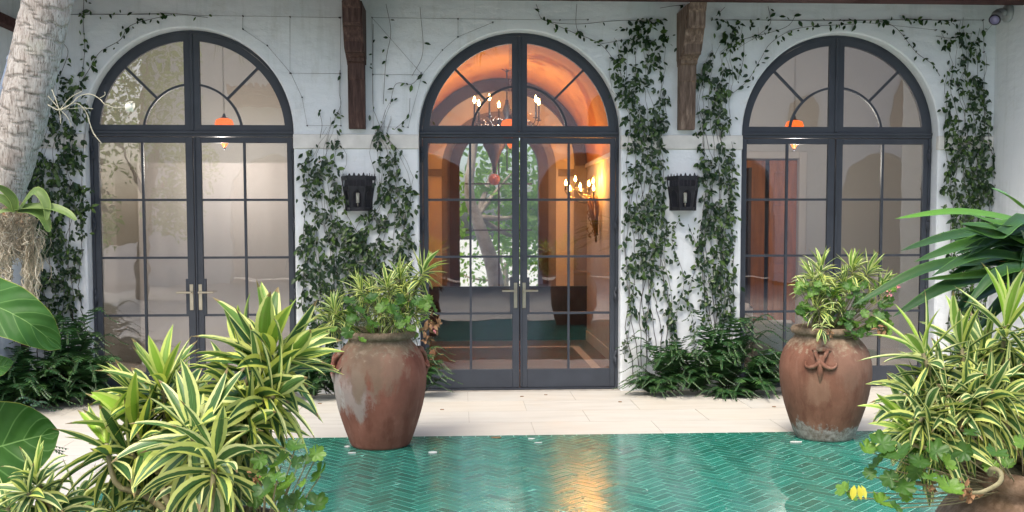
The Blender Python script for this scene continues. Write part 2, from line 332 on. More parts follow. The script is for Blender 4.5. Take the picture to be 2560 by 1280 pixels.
def tag(o, label=None, cat=None, group=None, kind=None):
    if label: o['label'] = label
    if cat: o['category'] = cat
    if group: o['group'] = group
    if kind: o['kind'] = kind
    return o
def thing(name, label, cat, loc=(0, 0, 0), group=None):
    o = bpy.data.objects.new(name, None); COL.objects.link(o); o.location = loc; o.empty_display_size = .1; WLOC[o.name] = V(loc)
    return tag(o, label, cat, group)
def copy_tree(o, loc=None, parent=None, label=None, mat=None):
    c = o.copy(); COL.objects.link(c)
    if parent is not None: c.parent = parent
    if loc is not None: c.location = loc
    if label: c['label'] = label
    if mat and c.type == 'MESH' and len(c.data.materials): 
        if c.data.materials[0] in mat: c.data = c.data.copy(); c.data.materials[0] = mat[c.data.materials[0]]
    for ch in list(o.children): copy_tree(ch, None, c, None, mat)
    return c
def arc(cx, cz, r, a0, a1, n): return [(cx+r*math.cos(a0+(a1-a0)*i/n), cz+r*math.sin(a0+(a1-a0)*i/n)) for i in range(n+1)]
def spline(pts, n):                    # Catmull-Rom through pts
    P = [V(p) for p in pts]; P = [P[0]*2-P[1]]+P+[P[-1]*2-P[-2]]; out = []
    segs = len(P)-3
    for k in range(n+1):
        t = k/n*segs; i = min(int(t), segs-1); t -= i; a, b, c, d = P[i:i+4]
        out.append(.5*((2*b)+(c-a)*t+(2*a-5*b+4*c-d)*t*t+(3*b-a-3*c+d)*t**3))
    return out

# ------------------------------------------------------------------ ground
WY = -.14; CX = 4.67; S = 3.141; HW = .975; ZC = 2.509; ZTOP = 3.98
b = MB(); b.add([(-80, -80, -.06), (80, -80, -.06), (80, 80, -.06), (-80, 80, -.06)], [(0, 1, 2, 3)])
tag(b.build('ground', 'joint', smooth=False), kind='structure')
EY, EX = -2.20, -2.83
b = MB(); b.box(-9, CX+.2, -19, 0.02, -.05, -.004); jt = b.build('paving_bed', 'joint', smooth=False); tag(jt, kind='structure')
b = MB(); g = .0022
rows = [(-.14, -.655)]+[(-.655-.515*i, -.655-.515*(i+1)) for i in range(34)]
for k, (ya, yb) in enumerate(rows):
    off = -.01 if k % 2 else -.52
    for i in range(-9, 6):
        xa, xb = off+i*1.0, off+(i+1)*1.0
        if ya > 0 and False: continue
        yb2 = yb
        if yb < EY-.02:
            if ya > EY+.05: yb2 = yb
            if ya > -7.3:
                if xa > EX-.001 and ya < EY+.1: continue
                if ya < EY+.1: xb = min(xb, EX)
        if yb < EY < ya and xa < EX: pass
        xa = max(xa, -9); xb = min(xb, CX+.1)
        if xb-xa < .02: continue
        b.box(xa+g, xb-g, ya-g, max(yb2, yb)+g, -.003, 0, bev=.0)
deck = b.build('paving', 'travertine', smooth=False); tag(deck, 'pale travertine slabs laid in running bond', kind='structure')
# green herringbone court
b = MB(); b.box(EX, CX-.01, -7.3, EY-.004, -.0035, .0001); tag(b.build('tile_bed', 'grout', smooth=False), kind='structure')
b = MB(); L, Wd = .198, .066; gp = .0022; q = math.sqrt(.5)
rt = random.Random(3)
def clip(P, f):
    out = []
    for i, p_ in enumerate(P):
        q_ = P[(i+1) % len(P)]; a, c_ = f(p_), f(q_)
        if a >= 0: out.append(p_)
        if (a >= 0) != (c_ >= 0): k = a/(a-c_); out.append((p_[0]+(q_[0]-p_[0])*k, p_[1]+(q_[1]-p_[1])*k))
    return out
def tile(cs):
    cx = sum(c[0] for c in cs)/len(cs); cy = sum(c[1] for c in cs)/len(cs)
    tx, ty = rt.gauss(0, .0055), rt.gauss(0, .0055)
    b.add([(x, y, .0008+rt.uniform(-.0002, .0002)+(x-cx)*tx*.5+(y-cy)*ty*.5) for x, y in cs], [tuple(range(len(cs)))])
for i in range(-115, 170):
    for m in range(-20, 32):
        ox, oy = i*Wd+m*2*L, i*Wd
        for (u0, v0, u1, v1) in ((ox, oy, ox+L, oy+Wd), (ox+L, oy+Wd-L, ox+L+Wd, oy+Wd)):
            u0 += gp; v0 += gp; u1 -= gp; v1 -= gp
            cs = [((u-v)*q, (u+v)*q-9) for u, v in ((u0, v0), (u1, v0), (u1, v1), (u0, v1))]
            xs = [c[0] for c in cs]; ys = [c[1] for c in cs]
            if max(xs) < EX+.06 or min(xs) > CX or min(ys) > EY-.062 or max(ys) < -7.3: continue
            if min(xs) < EX+.055 or max(ys) > EY-.055: 
                cs = clip(clip(cs, lambda p: p[0]-(EX+.058)), lambda p: (EY-.062)-p[1])
                if len(cs) < 3: continue
            cs = clip(cs, lambda p: p[1]+7.3)
            if len(cs) < 3: continue
            tile(cs)
x = EX
while x < CX-.1:                       # border course along the paving
    tile([(x+gp, EY-.058), (x+.098-gp, EY-.058), (x+.098-gp, EY-.006), (x+gp, EY-.006)]); x += .098
y = EY-.062
while y > -7.2:
    tile([(EX+.002, y-.098+gp), (EX+.055, y-.098+gp), (EX+.055, y-gp), (EX+.002, y-gp)]); y -= .098
tag(b.build('tile_court', 'green_tile', smooth=False), 'glazed green herringbone tiles', kind='structure')
# litter on the tiles: specks nobody could count, plus a few scraps
b = MB()
for _ in range(420):
    x = rt.uniform(EX+.1, 3.6); y = -2.3-abs(rt.gauss(0, 1.6)); r = rt.uniform(.0025, .006)
    if y < -6.9: continue
    a = rt.uniform(0, TAU); b.add([(x+r*math.cos(a+k*TAU/5)*rt.uniform(.6, 1.3), y+r*math.sin(a+k*TAU/5), .003+rt.uniform(0, .002)) for k in range(5)], [(0, 1, 2, 3, 4)])
tag(b.build('petal_litter', 'paper_scrap', smooth=False), 'tiny pale specks scattered over the green tiles', kind='stuff')
def scrap(px, py, w_, d_, label, m='paper_scrap', rot=.1):
    d = Fw+Rt*((px-1280)/FPX)+Up*((PPY-py)/FPX); p = CAM+d*(-CAM.z/d.z)
    bb = MB(); n = 9; top = []; 
    for k in range(n):
        a = TAU*k/n+rot; top.append((p.x+math.cos(a)*w_*rt.uniform(.75, 1.1), p.y+math.sin(a)*d_*rt.uniform(.75, 1.1)))
    bb.prism(top, 'xy', .003, .006+rt.uniform(0, .003)); o = bb.build('leaf_scrap', m, loc=(p.x, p.y, .003), smooth=False)
    tag(o, label, 'leaf litter')
scrap(1082, 1133, .035, .03, 'pale square scrap on green tiles just right of the left jar foot')
scrap(868, 1118, .025, .03, 'pale scrap half under the left side of the left jar foot')
scrap(880, 1134, .035, .014, 'thin pale scrap in front of the left edge of left jar foot')
scrap(1240, 1095, .05, .022, 'curled brown dry leaf on tile border between the jars', 'dead_leaf')
scrap(1328, 1098, .03, .025, 'small white scrap on tile border below the middle door')
scrap(1345, 1108, .035, .012, 'thin white petal on green tiles below the middle door')
scrap(1990, 1106, .05, .02, 'thin white crust at the left side of the right jar foot')
scrap(1100, 1132, .008, .006, 'tiny dark seed beside the pale square scrap', 'dead_leaf')

for k, (lx, ly, la) in enumerate([(1365, 988, 'tiny dry leaf on paving just before the middle door'), (1305, 992, 'thin twig on paving under the middle door'), (800, 1010, 'small dark leaf on paving left of the left jar'), (1105, 1025, 'small brown leaf on paving right of the left jar'), (1550, 1006, 'curled leaf bit on paving at the left end of the pier ferns'), (1935, 1018, 'dry leaf on paving right of the pier ferns'), (135, 1098, 'dark leaf on paving between the large leaf and striped plant'), (2230, 1010, 'dry leaf on paving right of the right jar')]):
    scrap(lx, ly, .018, .009, la, 'dead_leaf', k*.7)
# ------------------------------------------------------------------ house
house = thing('house', 'white plastered courtyard house with three arched glass door openings', 'building', (0, 0, 0))
doorsx = (-S, 0., S)
def profile(cx, r, n=40):              # opening outline from left foot over the arch to right foot
    return [(cx-r, 0.)]+[(cx-r*math.cos(PI*i/n), ZC+r*math.sin(PI*i/n)) for i in range(n+1)]+[(cx+r, 0.)]
def wall_face(b, Y, r, x0, x1, z1, n=40):
    x = x0
    for cx in doorsx:
        b.add([(x, Y, -.02), (cx-r, Y, -.02), (cx-r, Y, ZC), (cx-r, Y, z1), (x, Y, z1)], [(0, 1, 2, 3, 4)])
        pr = [(cx-r*math.cos(PI*i/n), ZC+r*math.sin(PI*i/n)) for i in range(n+1)]
        b.strip([(p[0], Y, p[1]) for p in pr], [(p[0], Y, z1) for p in pr]); x = cx+r
    b.add([(x, Y, -.02), (x1, Y, -.02), (x1, Y, z1), (x, Y, z1)], [(0, 1, 2, 3)])
b = MB(); RO = .978
wall_face(b, WY, RO+.012, -CX-.3, CX+.3, ZTOP)
for cx in doorsx:
    A, B = profile(cx, RO+.012), profile(cx, RO)
    b.strip([(p[0], WY, p[1]) for p in A], [(p[0], WY+.012, p[1]) for p in B])
    b.strip([(p[0], WY+.012, p[1]) for p in B], [(p[0], .06, p[1]) for p in B])
b.build('wall', 'plaster', house, smooth=False)
b = MB(); wall_face(b, .10, RO, -5.2, 5.8, ZTOP); b.build('inner_wall', 'taupe_plaster', house, smooth=False)
for sgn, lab in ((-1, 'left'), (1, 'right')):
    b = MB(); yb = -1.9
    b.box(sgn*CX, sgn*(CX+.3), yb, WY, -.02, ZTOP); o = b.build('wing_wall', 'plaster', house, smooth=False); o['label'] = 'plain plastered wing wall on the '+lab
b = MB(); b.box(-CX+.001, -CX+.09, -1.9, WY, 3.40, 3.49); b.build('wing_beam', 'beam_wood', house, smooth=False)
# impost bands
for xa, xb in ((-CX, -S-RO-.001), (-S+RO+.001, -RO-.001), (RO+.001, S-RO-.001), (S+RO+.001, CX)):
    b = MB(); b.box(xa-(0 if xa < -4.6 else .004), xb+(0 if xb > 4.6 else .004), WY-.016, .03 if False else WY+.05, 2.355, 2.492, bev=.006); b.build('impost_band', 'stone_band', house, smooth=False)
# eave
b = MB(); b.box(-CX, CX, -.80, -.62, 3.66, 3.88, bev=.01); b.build('eave_beam', 'beam_wood', house, smooth=False)
b = MB(); b.box(-CX, CX, -1.75, WY, 3.985, 4.03); b.build('soffit', 'beam_wood', house, smooth=False)
for k in range(16):
    x = -4.4+k*.59; b = MB(); b.box(x-.04, x+.04, -1.8, WY, 3.882, 3.983); b.build('rafter', 'beam_wood', house, smooth=False)
b = MB()
for k in range(70):                    # barrel tiles on the roof edge
    x = -5.2+k*.155; b.prism(arc(x, 4.05, .075, 0, PI, 7)+[(x-.06, 4.05), (x-.045, 4.09), (x, 4.11), (x+.045, 4.09), (x+.06, 4.05)][::1], 'xz', -1.9, 5.6)
b.box(-5.4, 6.2, -1.85, 5.0, 4.032, 4.05)
b.build('roof', 'roof_tile', house, smooth=False)
# corbels
def corbel(cx, mat, seed):
    b = MB(); r = random.Random(seed); h = .078; zt = 3.655; y = lambda d: WY-d
    prof = [(0, 2.54), (.075, 2.54), (.10, 2.70), (.105, 2.99), (.115, 3.0), (.12, 3.15), (.165, 3.16), (.17, 3.185), (.20, 3.20), (.215, 3.215),
            (.30, 3.22), (.31, 3.24), (.31, 3.36), (.335, 3.37), (.34, 3.40), (.345, 3.43), (.45, 3.435), (.465, 3.46), (.475, 3.58), (.50, 3.60), (.52, zt), (0, zt)]
    for hw_, p in ((h, prof), (h+.012, [(0, 3.20), (.02, 3.20), (.03, 3.14), (.08, 3.18), (.28, 3.26), (.40, 3.47), (.44, zt-.001), (0, zt-.001)])):
        b.prism([(y(d), z) for d, z in p], 'yz', cx-hw_, cx+hw_)
    b.build('corbel', mat, house, smooth=False)
corbel(-1.555, 'dark_wood', 1); corbel(1.600, 'old_wood', 2)
# doors
bars = (1.8725, 1.3155, .7568); ZB, ZT = .2022, 2.419; ST = .083; MD = .074; BW = .011
def make_door(cx, lab):
    D = None
    b = MB()                           # outer frame with transom rail
    A, B = profile(cx, HW), profile(cx, HW-.028)
    b.strip([(p[0], .0, p[1]) for p in A], [(p[0], .0, p[1]) for p in B]); b.strip([(p[0], .0, p[1]) for p in B], [(p[0], .055, p[1]) for p in B])
    b.strip([(p[0], .0, p[1]) for p in A], [(p[0], .055, p[1]) for p in A])
    b.box(cx-HW+.002, cx+HW-.002, -.012, .05, 2.478, 2.522, bev=.004); b.box(cx-HW+.004, cx+HW-.004, -.028, -.013, 2.505, 2.530, bev=.003)
    b.box(cx-HW+.03, cx+HW-.03, -.02, .05, .001, .016)
    D = b.build('arched_door', 'door_metal', house, smooth=False); D['label'] = lab
    for s in (-1, 1):
        # leaf
        b = MB(); X = lambda t: cx+s*t     # t from centre outwards
        t0, t1 = .004, HW-.032; gl0, gl1 = MD, HW-ST
        f, k = -.004, .036
        b.box(X(t0), X(gl0), f, k, .02, 2.474, bev=.003); b.box(X(gl1), X(t1), f, k, .02, 2.474, bev=.003)
        b.box(X(gl0), X(gl1), f+.001, k-.001, .02, ZB, bev=.003); b.box(X(gl0), X(gl1), f+.001, k-.001, ZT, 2.474, bev=.003)
        b.box(X(t0), X(.020), f-.014, f-.001, .03, 2.47, bev=.003) if s > 0 else None
        mid = (gl0+gl1)/2
        b.box(X(mid-BW), X(mid+BW), f+.004, k-.004, ZB, ZT)
        for z in bars:
            b.box(X(gl0), X(mid-BW), f+.006, k-.006, z-BW, z+BW); b.box(X(mid+BW), X(gl1), f+.006, k-.006, z-BW, z+BW)
        b.box(X(gl0), X(gl0+.022), f+.002, k-.002, .76, 1.11)
        b.build('door_leaf', 'door_metal', D, smooth=False)
        b = MB(); b.box(X(gl0), X(gl1), .014, .018, ZB, ZT); b.build('glass_pane', 'glass', D, smooth=False)
        # fanlight sash
        b = MB(); n = 20; R1, R2 = HW-.030, .877; zb = 2.59
        def half(r, z0, t):            # outline of the quarter from the centre stile to the springing
            a1 = math.acos(t/r); a0 = math.asin((z0-ZC)/r)
            return [(X(r*math.cos(a0+(a1-a0)*i/n)), ZC+r*math.sin(a0+(a1-a0)*i/n)) for i in range(n+1)]
        o, i_ = half(R1, 2.526, t0), half(R2, zb, MD)
        ol = [(X(t0), 2.526)]+o; il = [(X(MD), zb)]+i_
        F1 = [(p[0], f, p[1]) for p in ol]; F2 = [(p[0], f, p[1]) for p in il]; K2 = [(p[0], k, p[1]) for p in il]; K1 = [(p[0], k, p[1]) for p in ol]
        b.strip(F1, F2, closed=True); b.strip(F2, K2, closed=True); b.strip(K2, K1, closed=True)
        if s > 0: b.box(cx-.014, cx+.014, f-.012, f-.001, 2.535, ZC+HW-.035, bev=.003)
        ra, rb_ = .455, .477
        def q2(r): 
            a0 = math.asin((zb-ZC)/r); a1 = math.acos(MD/r); return [(X(r*math.cos(a0+(a1-a0)*i/14)), ZC+r*math.sin(a0+(a1-a0)*i/14)) for i in range(15)]
        p1, p2 = q2(ra), q2(rb_)
        for (ya, yb_) in ((f+.004, k-.004),):
            b.strip([(p[0], ya, p[1]) for p in p1], [(p[0], ya, p[1]) for p in p2]); b.strip([(p[0], yb_, p[1]) for p in p1], [(p[0], yb_, p[1]) for p in p2])
            b.strip([(p[0], ya, p[1]) for p in p1], [(p[0], yb_, p[1]) for p in p1]); b.strip([(p[0], ya, p[1]) for p in p2], [(p[0], yb_, p[1]) for p in p2])
        c45 = q; d0, d1, hw_ = rb_-.004, R2+.004, .011
        b.prism([(X(c45*d0+c45*hw_), ZC+c45*d0-c45*hw_), (X(c45*d1+c45*hw_), ZC+c45*d1-c45*hw_), (X(c45*d1-c45*hw_), ZC+c45*d1+c45*hw_), (X(c45*d0-c45*hw_), ZC+c45*d0+c45*hw_)], 'xz', f+.005, k-.005)
        b.build('fanlight_sash', 'door_metal', D, smooth=False)
        b = MB(); b.prism(il, 'xz', .014, .018); b.build('fanlight_glass', 'glass', D, smooth=False)
        # handle
        b = MB(); hx = .042; b.box(X(hx-.017), X(hx+.017), f-.008, f, .808, 1.058, bev=.002)
        b.tube([(X(hx), f-.008, .982), (X(hx), f-.05, .982)], .010, 10); b.box(X(hx-.012), X(hx+.135), f-.062, f-.048, .972, .991, bev=.004)
        b.ball((X(hx), f-.009, 1.043), .004); b.ball((X(hx), f-.009, .822), .004)
        b.build('handle', 'nickel', D, smooth=False)
        for z in (2.31, 1.63, .93, .30):
            b = MB(); b.tube([(X(HW-.026), -.016, z-.075), (X(HW-.026), -.016, z+.02)], .008, 8); b.tube([(X(HW-.026), -.016, z+.024), (X(HW-.026), -.016, z+.08)], .010, 8)
            b.box(X(HW-.045), X(HW-.02), -.012, -.001, z-.05, z+.05); b.build('hinge', 'door_metal', D)
make_door(-S, 'left arched double door, with the widest view of blank interior'); make_door(0, 'middle arched double door, in front of the lamplit orange hall'); make_door(S, 'right arched double door, with a brown inner doorway behind it')

# interior of the middle hall
HX = 1.20; HY = 4.3; ZS = 2.45
b = MB()
va = [(HX*math.cos(PI*i/32), ZS+HX*math.sin(PI*i/32)) for i in range(33)]
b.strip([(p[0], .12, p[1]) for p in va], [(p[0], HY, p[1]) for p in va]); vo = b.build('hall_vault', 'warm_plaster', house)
b = MB()
for s in (-1, 1): b.add([(s*HX, .12, 0), (s*HX, HY, 0), (s*HX, HY, ZS), (s*HX, .12, ZS)], [(0, 1, 2, 3)])
b.build('hall_wall', 'hall_plaster', house, smooth=False)
b = MB()
for s in (-1, 1): b.box(s*HX, s*(HX-.015), .13, HY-.02, .001, .14); b.box(s*HX, s*(HX-.03), .13, HY-.02, ZS-.03, ZS+.02)
b.build('skirting', 'cream_plaster', house, smooth=False)
b = MB(); b.add([(-HX, .05, .004), (HX, .05, .004), (HX, HY, .004), (-HX, HY, .004)], [(0, 1, 2, 3)]); b.build('hall_floor', 'floor_wood', house, smooth=False)
b = MB()
for x0, x1, y0, y1 in ((-.9, .9, 1.2, 1.3), (-.9, .9, 3.4, 3.5), (-1., -.9, 1.2, 3.5), (.9, 1., 1.2, 3.5)): b.box(x0, x1, y0, y1, .006, .009)
b.build('floor_border', 'cream_plaster', house, smooth=False)
# garden wall of the hall with its window
b = MB(); ow = .57; zsp = 2.40; cxw = -.03
def archring(b, r0, r1, y0, y1, zs, zlow, cx=cxw, n=28, legs=True):
    A = [(cx+r0*math.cos(PI*i/n), zs+r0*math.sin(PI*i/n)) for i in range(n+1)]; B = [(cx+r1*math.cos(PI*i/n), zs+r1*math.sin(PI*i/n)) for i in range(n+1)]
    if legs: A = [(cx+r0, zlow)]+A+[(cx-r0, zlow)]; B = [(cx+r1, zlow)]+B+[(cx-r1, zlow)]
    P = lambda L_, y: [(p[0], y, p[1]) for p in L_]
    b.strip(P(A, y0), P(B, y0)); b.strip(P(A, y0), P(A, y1)); b.strip(P(B, y0), P(B, y1)); b.strip(P(A, y1), P(B, y1))
archring(b, ow, .80, HY, HY+.02, zsp, .76); b.build('window_surround', 'grey_trim', house, smooth=False)
b = MB(); archring(b, .80, 1.30, HY+.001, HY+.02, zsp, .76); 
b.strip([(p[0], HY+.022, p[1]) for p in arc(0, 2.40, 1.28, 0, PI, 28)], [(p[0], HY+.022, p[1]) for p in arc(cxw, 2.40, .78, 0, PI, 28)]); b.build('garden_wall_panel', 'cream_plaster', house, smooth=False)
b = MB(); archring(b, 1.03, 1.19, HY-.10, HY, ZS, .76, 0, legs=False); b.build('vault_rib', 'jamb_wood', house, smooth=False)
b = MB(); archring(b, ow-.02, ow+.12, HY-.03, HY+.12, zsp, .76); b.build('window_jamb', 'jamb_wood', house, smooth=False)
b = MB()
for s in (-1, 1): b.box(s*1.02, s*HX, HY-.03, HY, .76, 2.45); b.box(s*.80, s*1.02, HY-.03, HY-.001, 2.30, 2.40)
b.build('panel_rail', 'grey_trim', house, smooth=False)
b = MB(); b.box(-HX, HX, HY-.06, HY+.03, 0, .76); b.box(-HX, HX, HY-.10, HY, .74, .765); b.build('dado', 'black_wood', house, smooth=False)
b = MB()
for x in (cxw,): b.box(x-.012, x+.012, HY+.1, HY+.12, .76, 2.86)
for z in (1.55, 2.2): b.box(cxw-ow+.1, cxw+ow-.1, HY+.1, HY+.12, z-.01, z+.01)
b.build('window_bar', 'jamb_wood', house, smooth=False)

# side rooms
def room(x0, x1, y1, h, mat, fl, doorway=None):
    b = MB(); b.add([(x0, .12, 0), (x0, y1, 0), (x0, y1, h), (x0, .12, h)], [(0, 1, 2, 3)]); b.add([(x1, .12, 0), (x1, y1, 0), (x1, y1, h), (x1, .12, h)], [(0, 1, 2, 3)])
    b.add([(x0, .12, h), (x1, .12, h), (x1, y1, h), (x0, y1, h)], [(0, 1, 2, 3)])
    if doorway:
        a, c, z = doorway; b.add([(x0, y1, 0), (a, y1, 0), (a, y1, z), (c, y1, z), (c, y1, 0), (x1, y1, 0), (x1, y1, h), (x0, y1, h)], [(0, 1, 2, 7), (3, 4, 5, 6), (2, 3, 6, 7)])
        b.box(a, c, y1+1.6, y1+1.62, 0, z+.2); b.add([(a, y1, z), (c, y1, z), (c, y1+1.6, z), (a, y1+1.6, z)], [(0, 1, 2, 3)]); b.add([(a, y1, 0), (a, y1, z), (a, y1+1.6, z), (a, y1+1.6, 0)], [(0, 1, 2, 3)]); b.add([(c, y1, 0), (c, y1, z), (c, y1+1.6, z), (c, y1+1.6, 0)], [(0, 1, 2, 3)])
    else: b.add([(x0, y1, 0), (x1, y1, 0), (x1, y1, h), (x0, y1, h)], [(0, 1, 2, 3)])
    b.build('room_wall', mat, house, smooth=False)
    b = MB(); b.add([(x0, .05, .003), (x1, .05, .003), (x1, y1+1.6, .003), (x0, y1+1.6, .003)], [(0, 1, 2, 3)]); b.build('room_floor', fl, house, smooth=False)
room(-4.9, -1.35, 2.3, 3.9, 'taupe_plaster', 'cream_plaster')
room(1.35, 5.6, 3.0, 3.9, 'taupe_plaster', 'cream_plaster', (3.0, 3.78, 2.47))
b = MB()
for x0, x1, z0, z1 in ((2.90, 3.0, 0, 2.56), (3.78, 3.88, 0, 2.56), (3.0, 3.78, 2.47, 2.56)): b.box(x0, x1, 2.96, 2.999, z0, z1, bev=.006)
b.build('architrave', 'cream_plaster', house, smooth=False)
b = MB()                               # inner panelled door, half open
b.box(3.42, 3.78, 3.05, 3.09, .01, 2.45, bev=.004)
for z0, z1 in ((.25, 1.0), (1.12, 1.75), (1.87, 2.3)): b.box(3.48, 3.72, 3.035, 3.05, z0, z1, bev=.01)
b.build('inner_door', 'brown_wood', house, smooth=False)
b = MB(); b.box(3.06, 3.12, 3.12, 3.2, 0, 2.30); b.box(3.16, 3.20, 3.10, 3.2, 0, 2.36); b.build('inner_panel', 'jamb_wood', house, smooth=False)
b = MB(); b.box(3.001, 3.055, 3.2, 3.24, 0, 2.46); b.box(3.125, 3.42, 3.24, 3.28, 0, 2.46); b.box(3.055, 3.125, 3.22, 3.26, 2.2, 2.46); b.build('inner_lining', 'brown_wood', house, smooth=False)
# pleated blind in the left room
b = MB(); n = 90
A = [(-4.3+2.6*i/n, 2.05+.004*math.sin(i*.7), .01) for i in range(n+1)]; B = [(p[0], p[1], 2.35) for p in A]; b.strip(A, B)
tag(b.build('window_blind', 'pale_blind', loc=(-3, 2.05, 0)), 'pale full height blind hanging behind the left arched door', 'blind')
# armchair seen at the foot of the right door
ch = thing('armchair', 'cream armchair just inside the lower left of the right door', 'chair', (2.75, .9, 0))
b = MB(); b.box(2.4, 3.0, .75, 1.35, .12, .42, bev=.05); b.build('seat', 'armchair', ch)
b = MB(); b.box(2.4, 2.55, .7, 1.4, .12, .78, bev=.06); b.build('backrest', 'armchair', ch)
b = MB(); b.box(2.5, 3.0, .68, .8, .12, .6, bev=.05); b.build('armrest', 'armchair', ch)
for x in (2.45, 2.95):
    for y in (.75, 1.3):
        b = MB(); b.tube([(x, y, .004), (x, y, .13)], [.015, .02], 8); b.build('leg', 'jamb_wood', ch)

# pendant lanterns in the three rooms
pend = None
for cx, lab in ((-S+.03, 'glowing orange pendant lantern behind the left arched door'), (-.03, 'glowing orange pendant lantern mostly hidden behind middle door transom'), (S-.02, 'glowing orange pendant lantern behind the right arched door')):
    if pend is None:
        p = (cx, 1.2, 2.45); pend = thing('pendant_lantern', lab, 'lantern', p, 'orange pendant lanterns indoors')
        b = MB(); b.lathe([(.003, 0), (.02, .03), (.055, .09), (.095, .15), (.10, .20), (.10, .27), (.085, .31), (.045, .325)], p, 16); b.build('shade', 'orange_shade', pend)
        b = MB(); b.lathe([(.05, .325), (.02, .34), (.012, .37), (.003, .38)], p, 12); b.ball((cx, 1.2, 2.45), .012); b.build('cap', 'dark_iron', pend)
        b = MB(); z = 2.83
        while z < 3.6:
            for k in range(2):
                zz = z+.03*k; d = (.010, 0) if k else (0, .010)
                pts = [(cx+math.cos(a)*d[0], 1.2+math.cos(a)*d[1], zz+.02+math.sin(a)*.02) for a in [TAU*i/8 for i in range(9)]]; b.tube(pts, .0028, 4, cap=False)
            z += .06
        b.build('chain', 'nickel', pend)
    else: copy_tree(pend, (cx, 1.2, 2.45), label=lab)
# chandelier
C0 = V((.02, 3.0, 2.2)); chd = thing('chandelier', 'candle chandelier with crystal drops hanging in the orange vaulted hall', 'chandelier', C0)
b = MB(); b.tube([C0+V((0, 0, .1)), C0+V((0, 0, 1.38))], .009, 6); b.lathe([(.02, .65), (.05, .7), (.03, .78), (.06, .86), (.025, .95), (.02, 1.0)], C0, 10)
for k in range(6): a = TAU*k/6+.3; b.tube(spline([C0+V((0, 0, 1.34)), C0+V((math.cos(a)*.03, math.sin(a)*.03, 1.37)), C0+V((math.cos(a)*.07, math.sin(a)*.07, 1.385))], 6), .005, 5)
b.build('stem', 'dark_iron', chd)
bp = []
for k in range(8):
    a = TAU*k/8+.2; d = V((math.cos(a), math.sin(a), 0)); b = MB()
    b.tube(spline([C0+V((0, 0, .72)), C0+d*.2+V((0, 0, .60)), C0+d*.38+V((0, 0, .68)), C0+d*.42+V((0, 0, .76))], 10), .007, 6); b.tube([C0+d*.42+V((0, 0, .76)), C0+d*.42+V((0, 0, .95))], .011, 8)
    b.lathe([(.012, 0), (.035, .01), (.036, .016)], C0+d*.42+V((0, 0, .745)), 8); b.build('arm', 'dark_iron', chd)
    b = MB(); b.lathe([(.004, 0), (.017, .02), (.018, .035), (.010, .06), (.002, .085)], C0+d*.42+V((0, 0, .95)), 8); b.build('candle_bulb', 'chandelier_bulb', chd); bp.append(C0+d*.42+V((0, 0, 1.0)))
b = MB(); rc = random.Random(5)
for _ in range(130):
    a = rc.uniform(0, TAU); r = rc.choice((.1, .2, .3, .4))*rc.uniform(.7, 1.1); b.ball(C0+V((math.cos(a)*r, math.sin(a)*r, .72-.1*rc.random()-.12*(r < .25)+.12*rc.random())), rc.uniform(.007, .013), 5, 4)
b.build('crystal_drops', 'crystal', chd)
b = MB(); b.ball(C0+V((-.16, 0, .0)), .074, 14, 10); b.build('globe', 'red_globe', chd)
b = MB(); b.lathe([(.02, .08), (.035, .2), (.09, .34), (.14, .42), (.16, .5), (.05, .56)], C0+V((-.16, 0, 0)), 10); b.build('lower_body', 'jamb_wood', chd)
def lamp(p, e, col, r=.03, name='lamp_light', spec=.3):
    l = bpy.data.lights.new(name, 'POINT'); l.energy = e; l.color = col; l.shadow_soft_size = r; l.specular_factor = spec; o = bpy.data.objects.new(name, l); COL.objects.link(o); o.location = p
lamp(C0+V((0, 0, .98)), 4.2, (1, .70, .40), 0., spec=0.); lamp(C0+V((0, -.3, .62)), 11, (1, .93, .82), 0., spec=0.)
for sx, e_ in ((-S, 19), (S, 19)): lamp((sx, 1.2, 2.30), e_, (1, .92, .84), 0., spec=0.)
# sconce on the right hall wall
s0 = V((HX-.02, 2.9, 1.35)); sc_ = thing('wall_sconce', 'gilded branch wall sconce with lit candles on the orange hall wall', 'wall lamp', s0)
b = MB()
for k in range(10):
    dx = rc.uniform(-.10, .10); ox = rc.uniform(-.12, 0); b.tube(spline([s0+V((-.02+ox*.2, dx*.4, rc.uniform(0, .3))), s0+V((-.03+ox*.6, dx, .38)), s0+V((-.02+ox, dx*1.4, .52)), s0+V((-.04+ox, dx*.8, .64))], 8), [.008+.008*math.sin(i*.9+k)**2 for i in range(9)], 6)
for k in range(26): p_ = s0+V((rc.uniform(-.12, -.01), rc.uniform(-.12, .12), rc.uniform(.1, .62))); vleaf_pts = [p_, p_+V((-.03, rc.uniform(-.03, .03), .04)), p_+V((-.01, rc.uniform(-.04, .04), .07))]; b.ribbon(spline(vleaf_pts, 4), [.006, .022, .026, .016, .002], (-1, -.4, 0), cross=2)
b.build('backplate', 'gilt', sc_)
for k, (dx, dy, dz) in enumerate([(-.06, .1, .80), (-.14, -.1, .76), (-.22, .15, .74), (-.30, 0, .82), (-.10, -.25, .70), (-.38, -.1, .70), (-.2, .3, .70), (-.40, .2, .78)]):
    e = s0+V((dx, dy, dz)); b = MB(); b.tube(spline([s0+V((-.03, 0, .55)), s0+V((dx*.6, dy*.5, .56)), e-V((0, 0, .09)), e], 8), .006, 5); b.tube([e-V((0, 0, .06)), e], .010, 6); b.build('arm', 'dark_iron', sc_)
    b = MB(); b.lathe([(.004, 0), (.014, .018), (.015, .03), (.008, .05), (.002, .07)], e, 8); b.build('candle_bulb', 'bulb', sc_)
b = MB()
for _ in range(60): b.ball(s0+V((rc.uniform(-.40, -.02), rc.uniform(-.2, .25), rc.uniform(.60, .74))), rc.uniform(.005, .009), 5, 4)
b.build('crystal_drops', 'crystal', sc_)
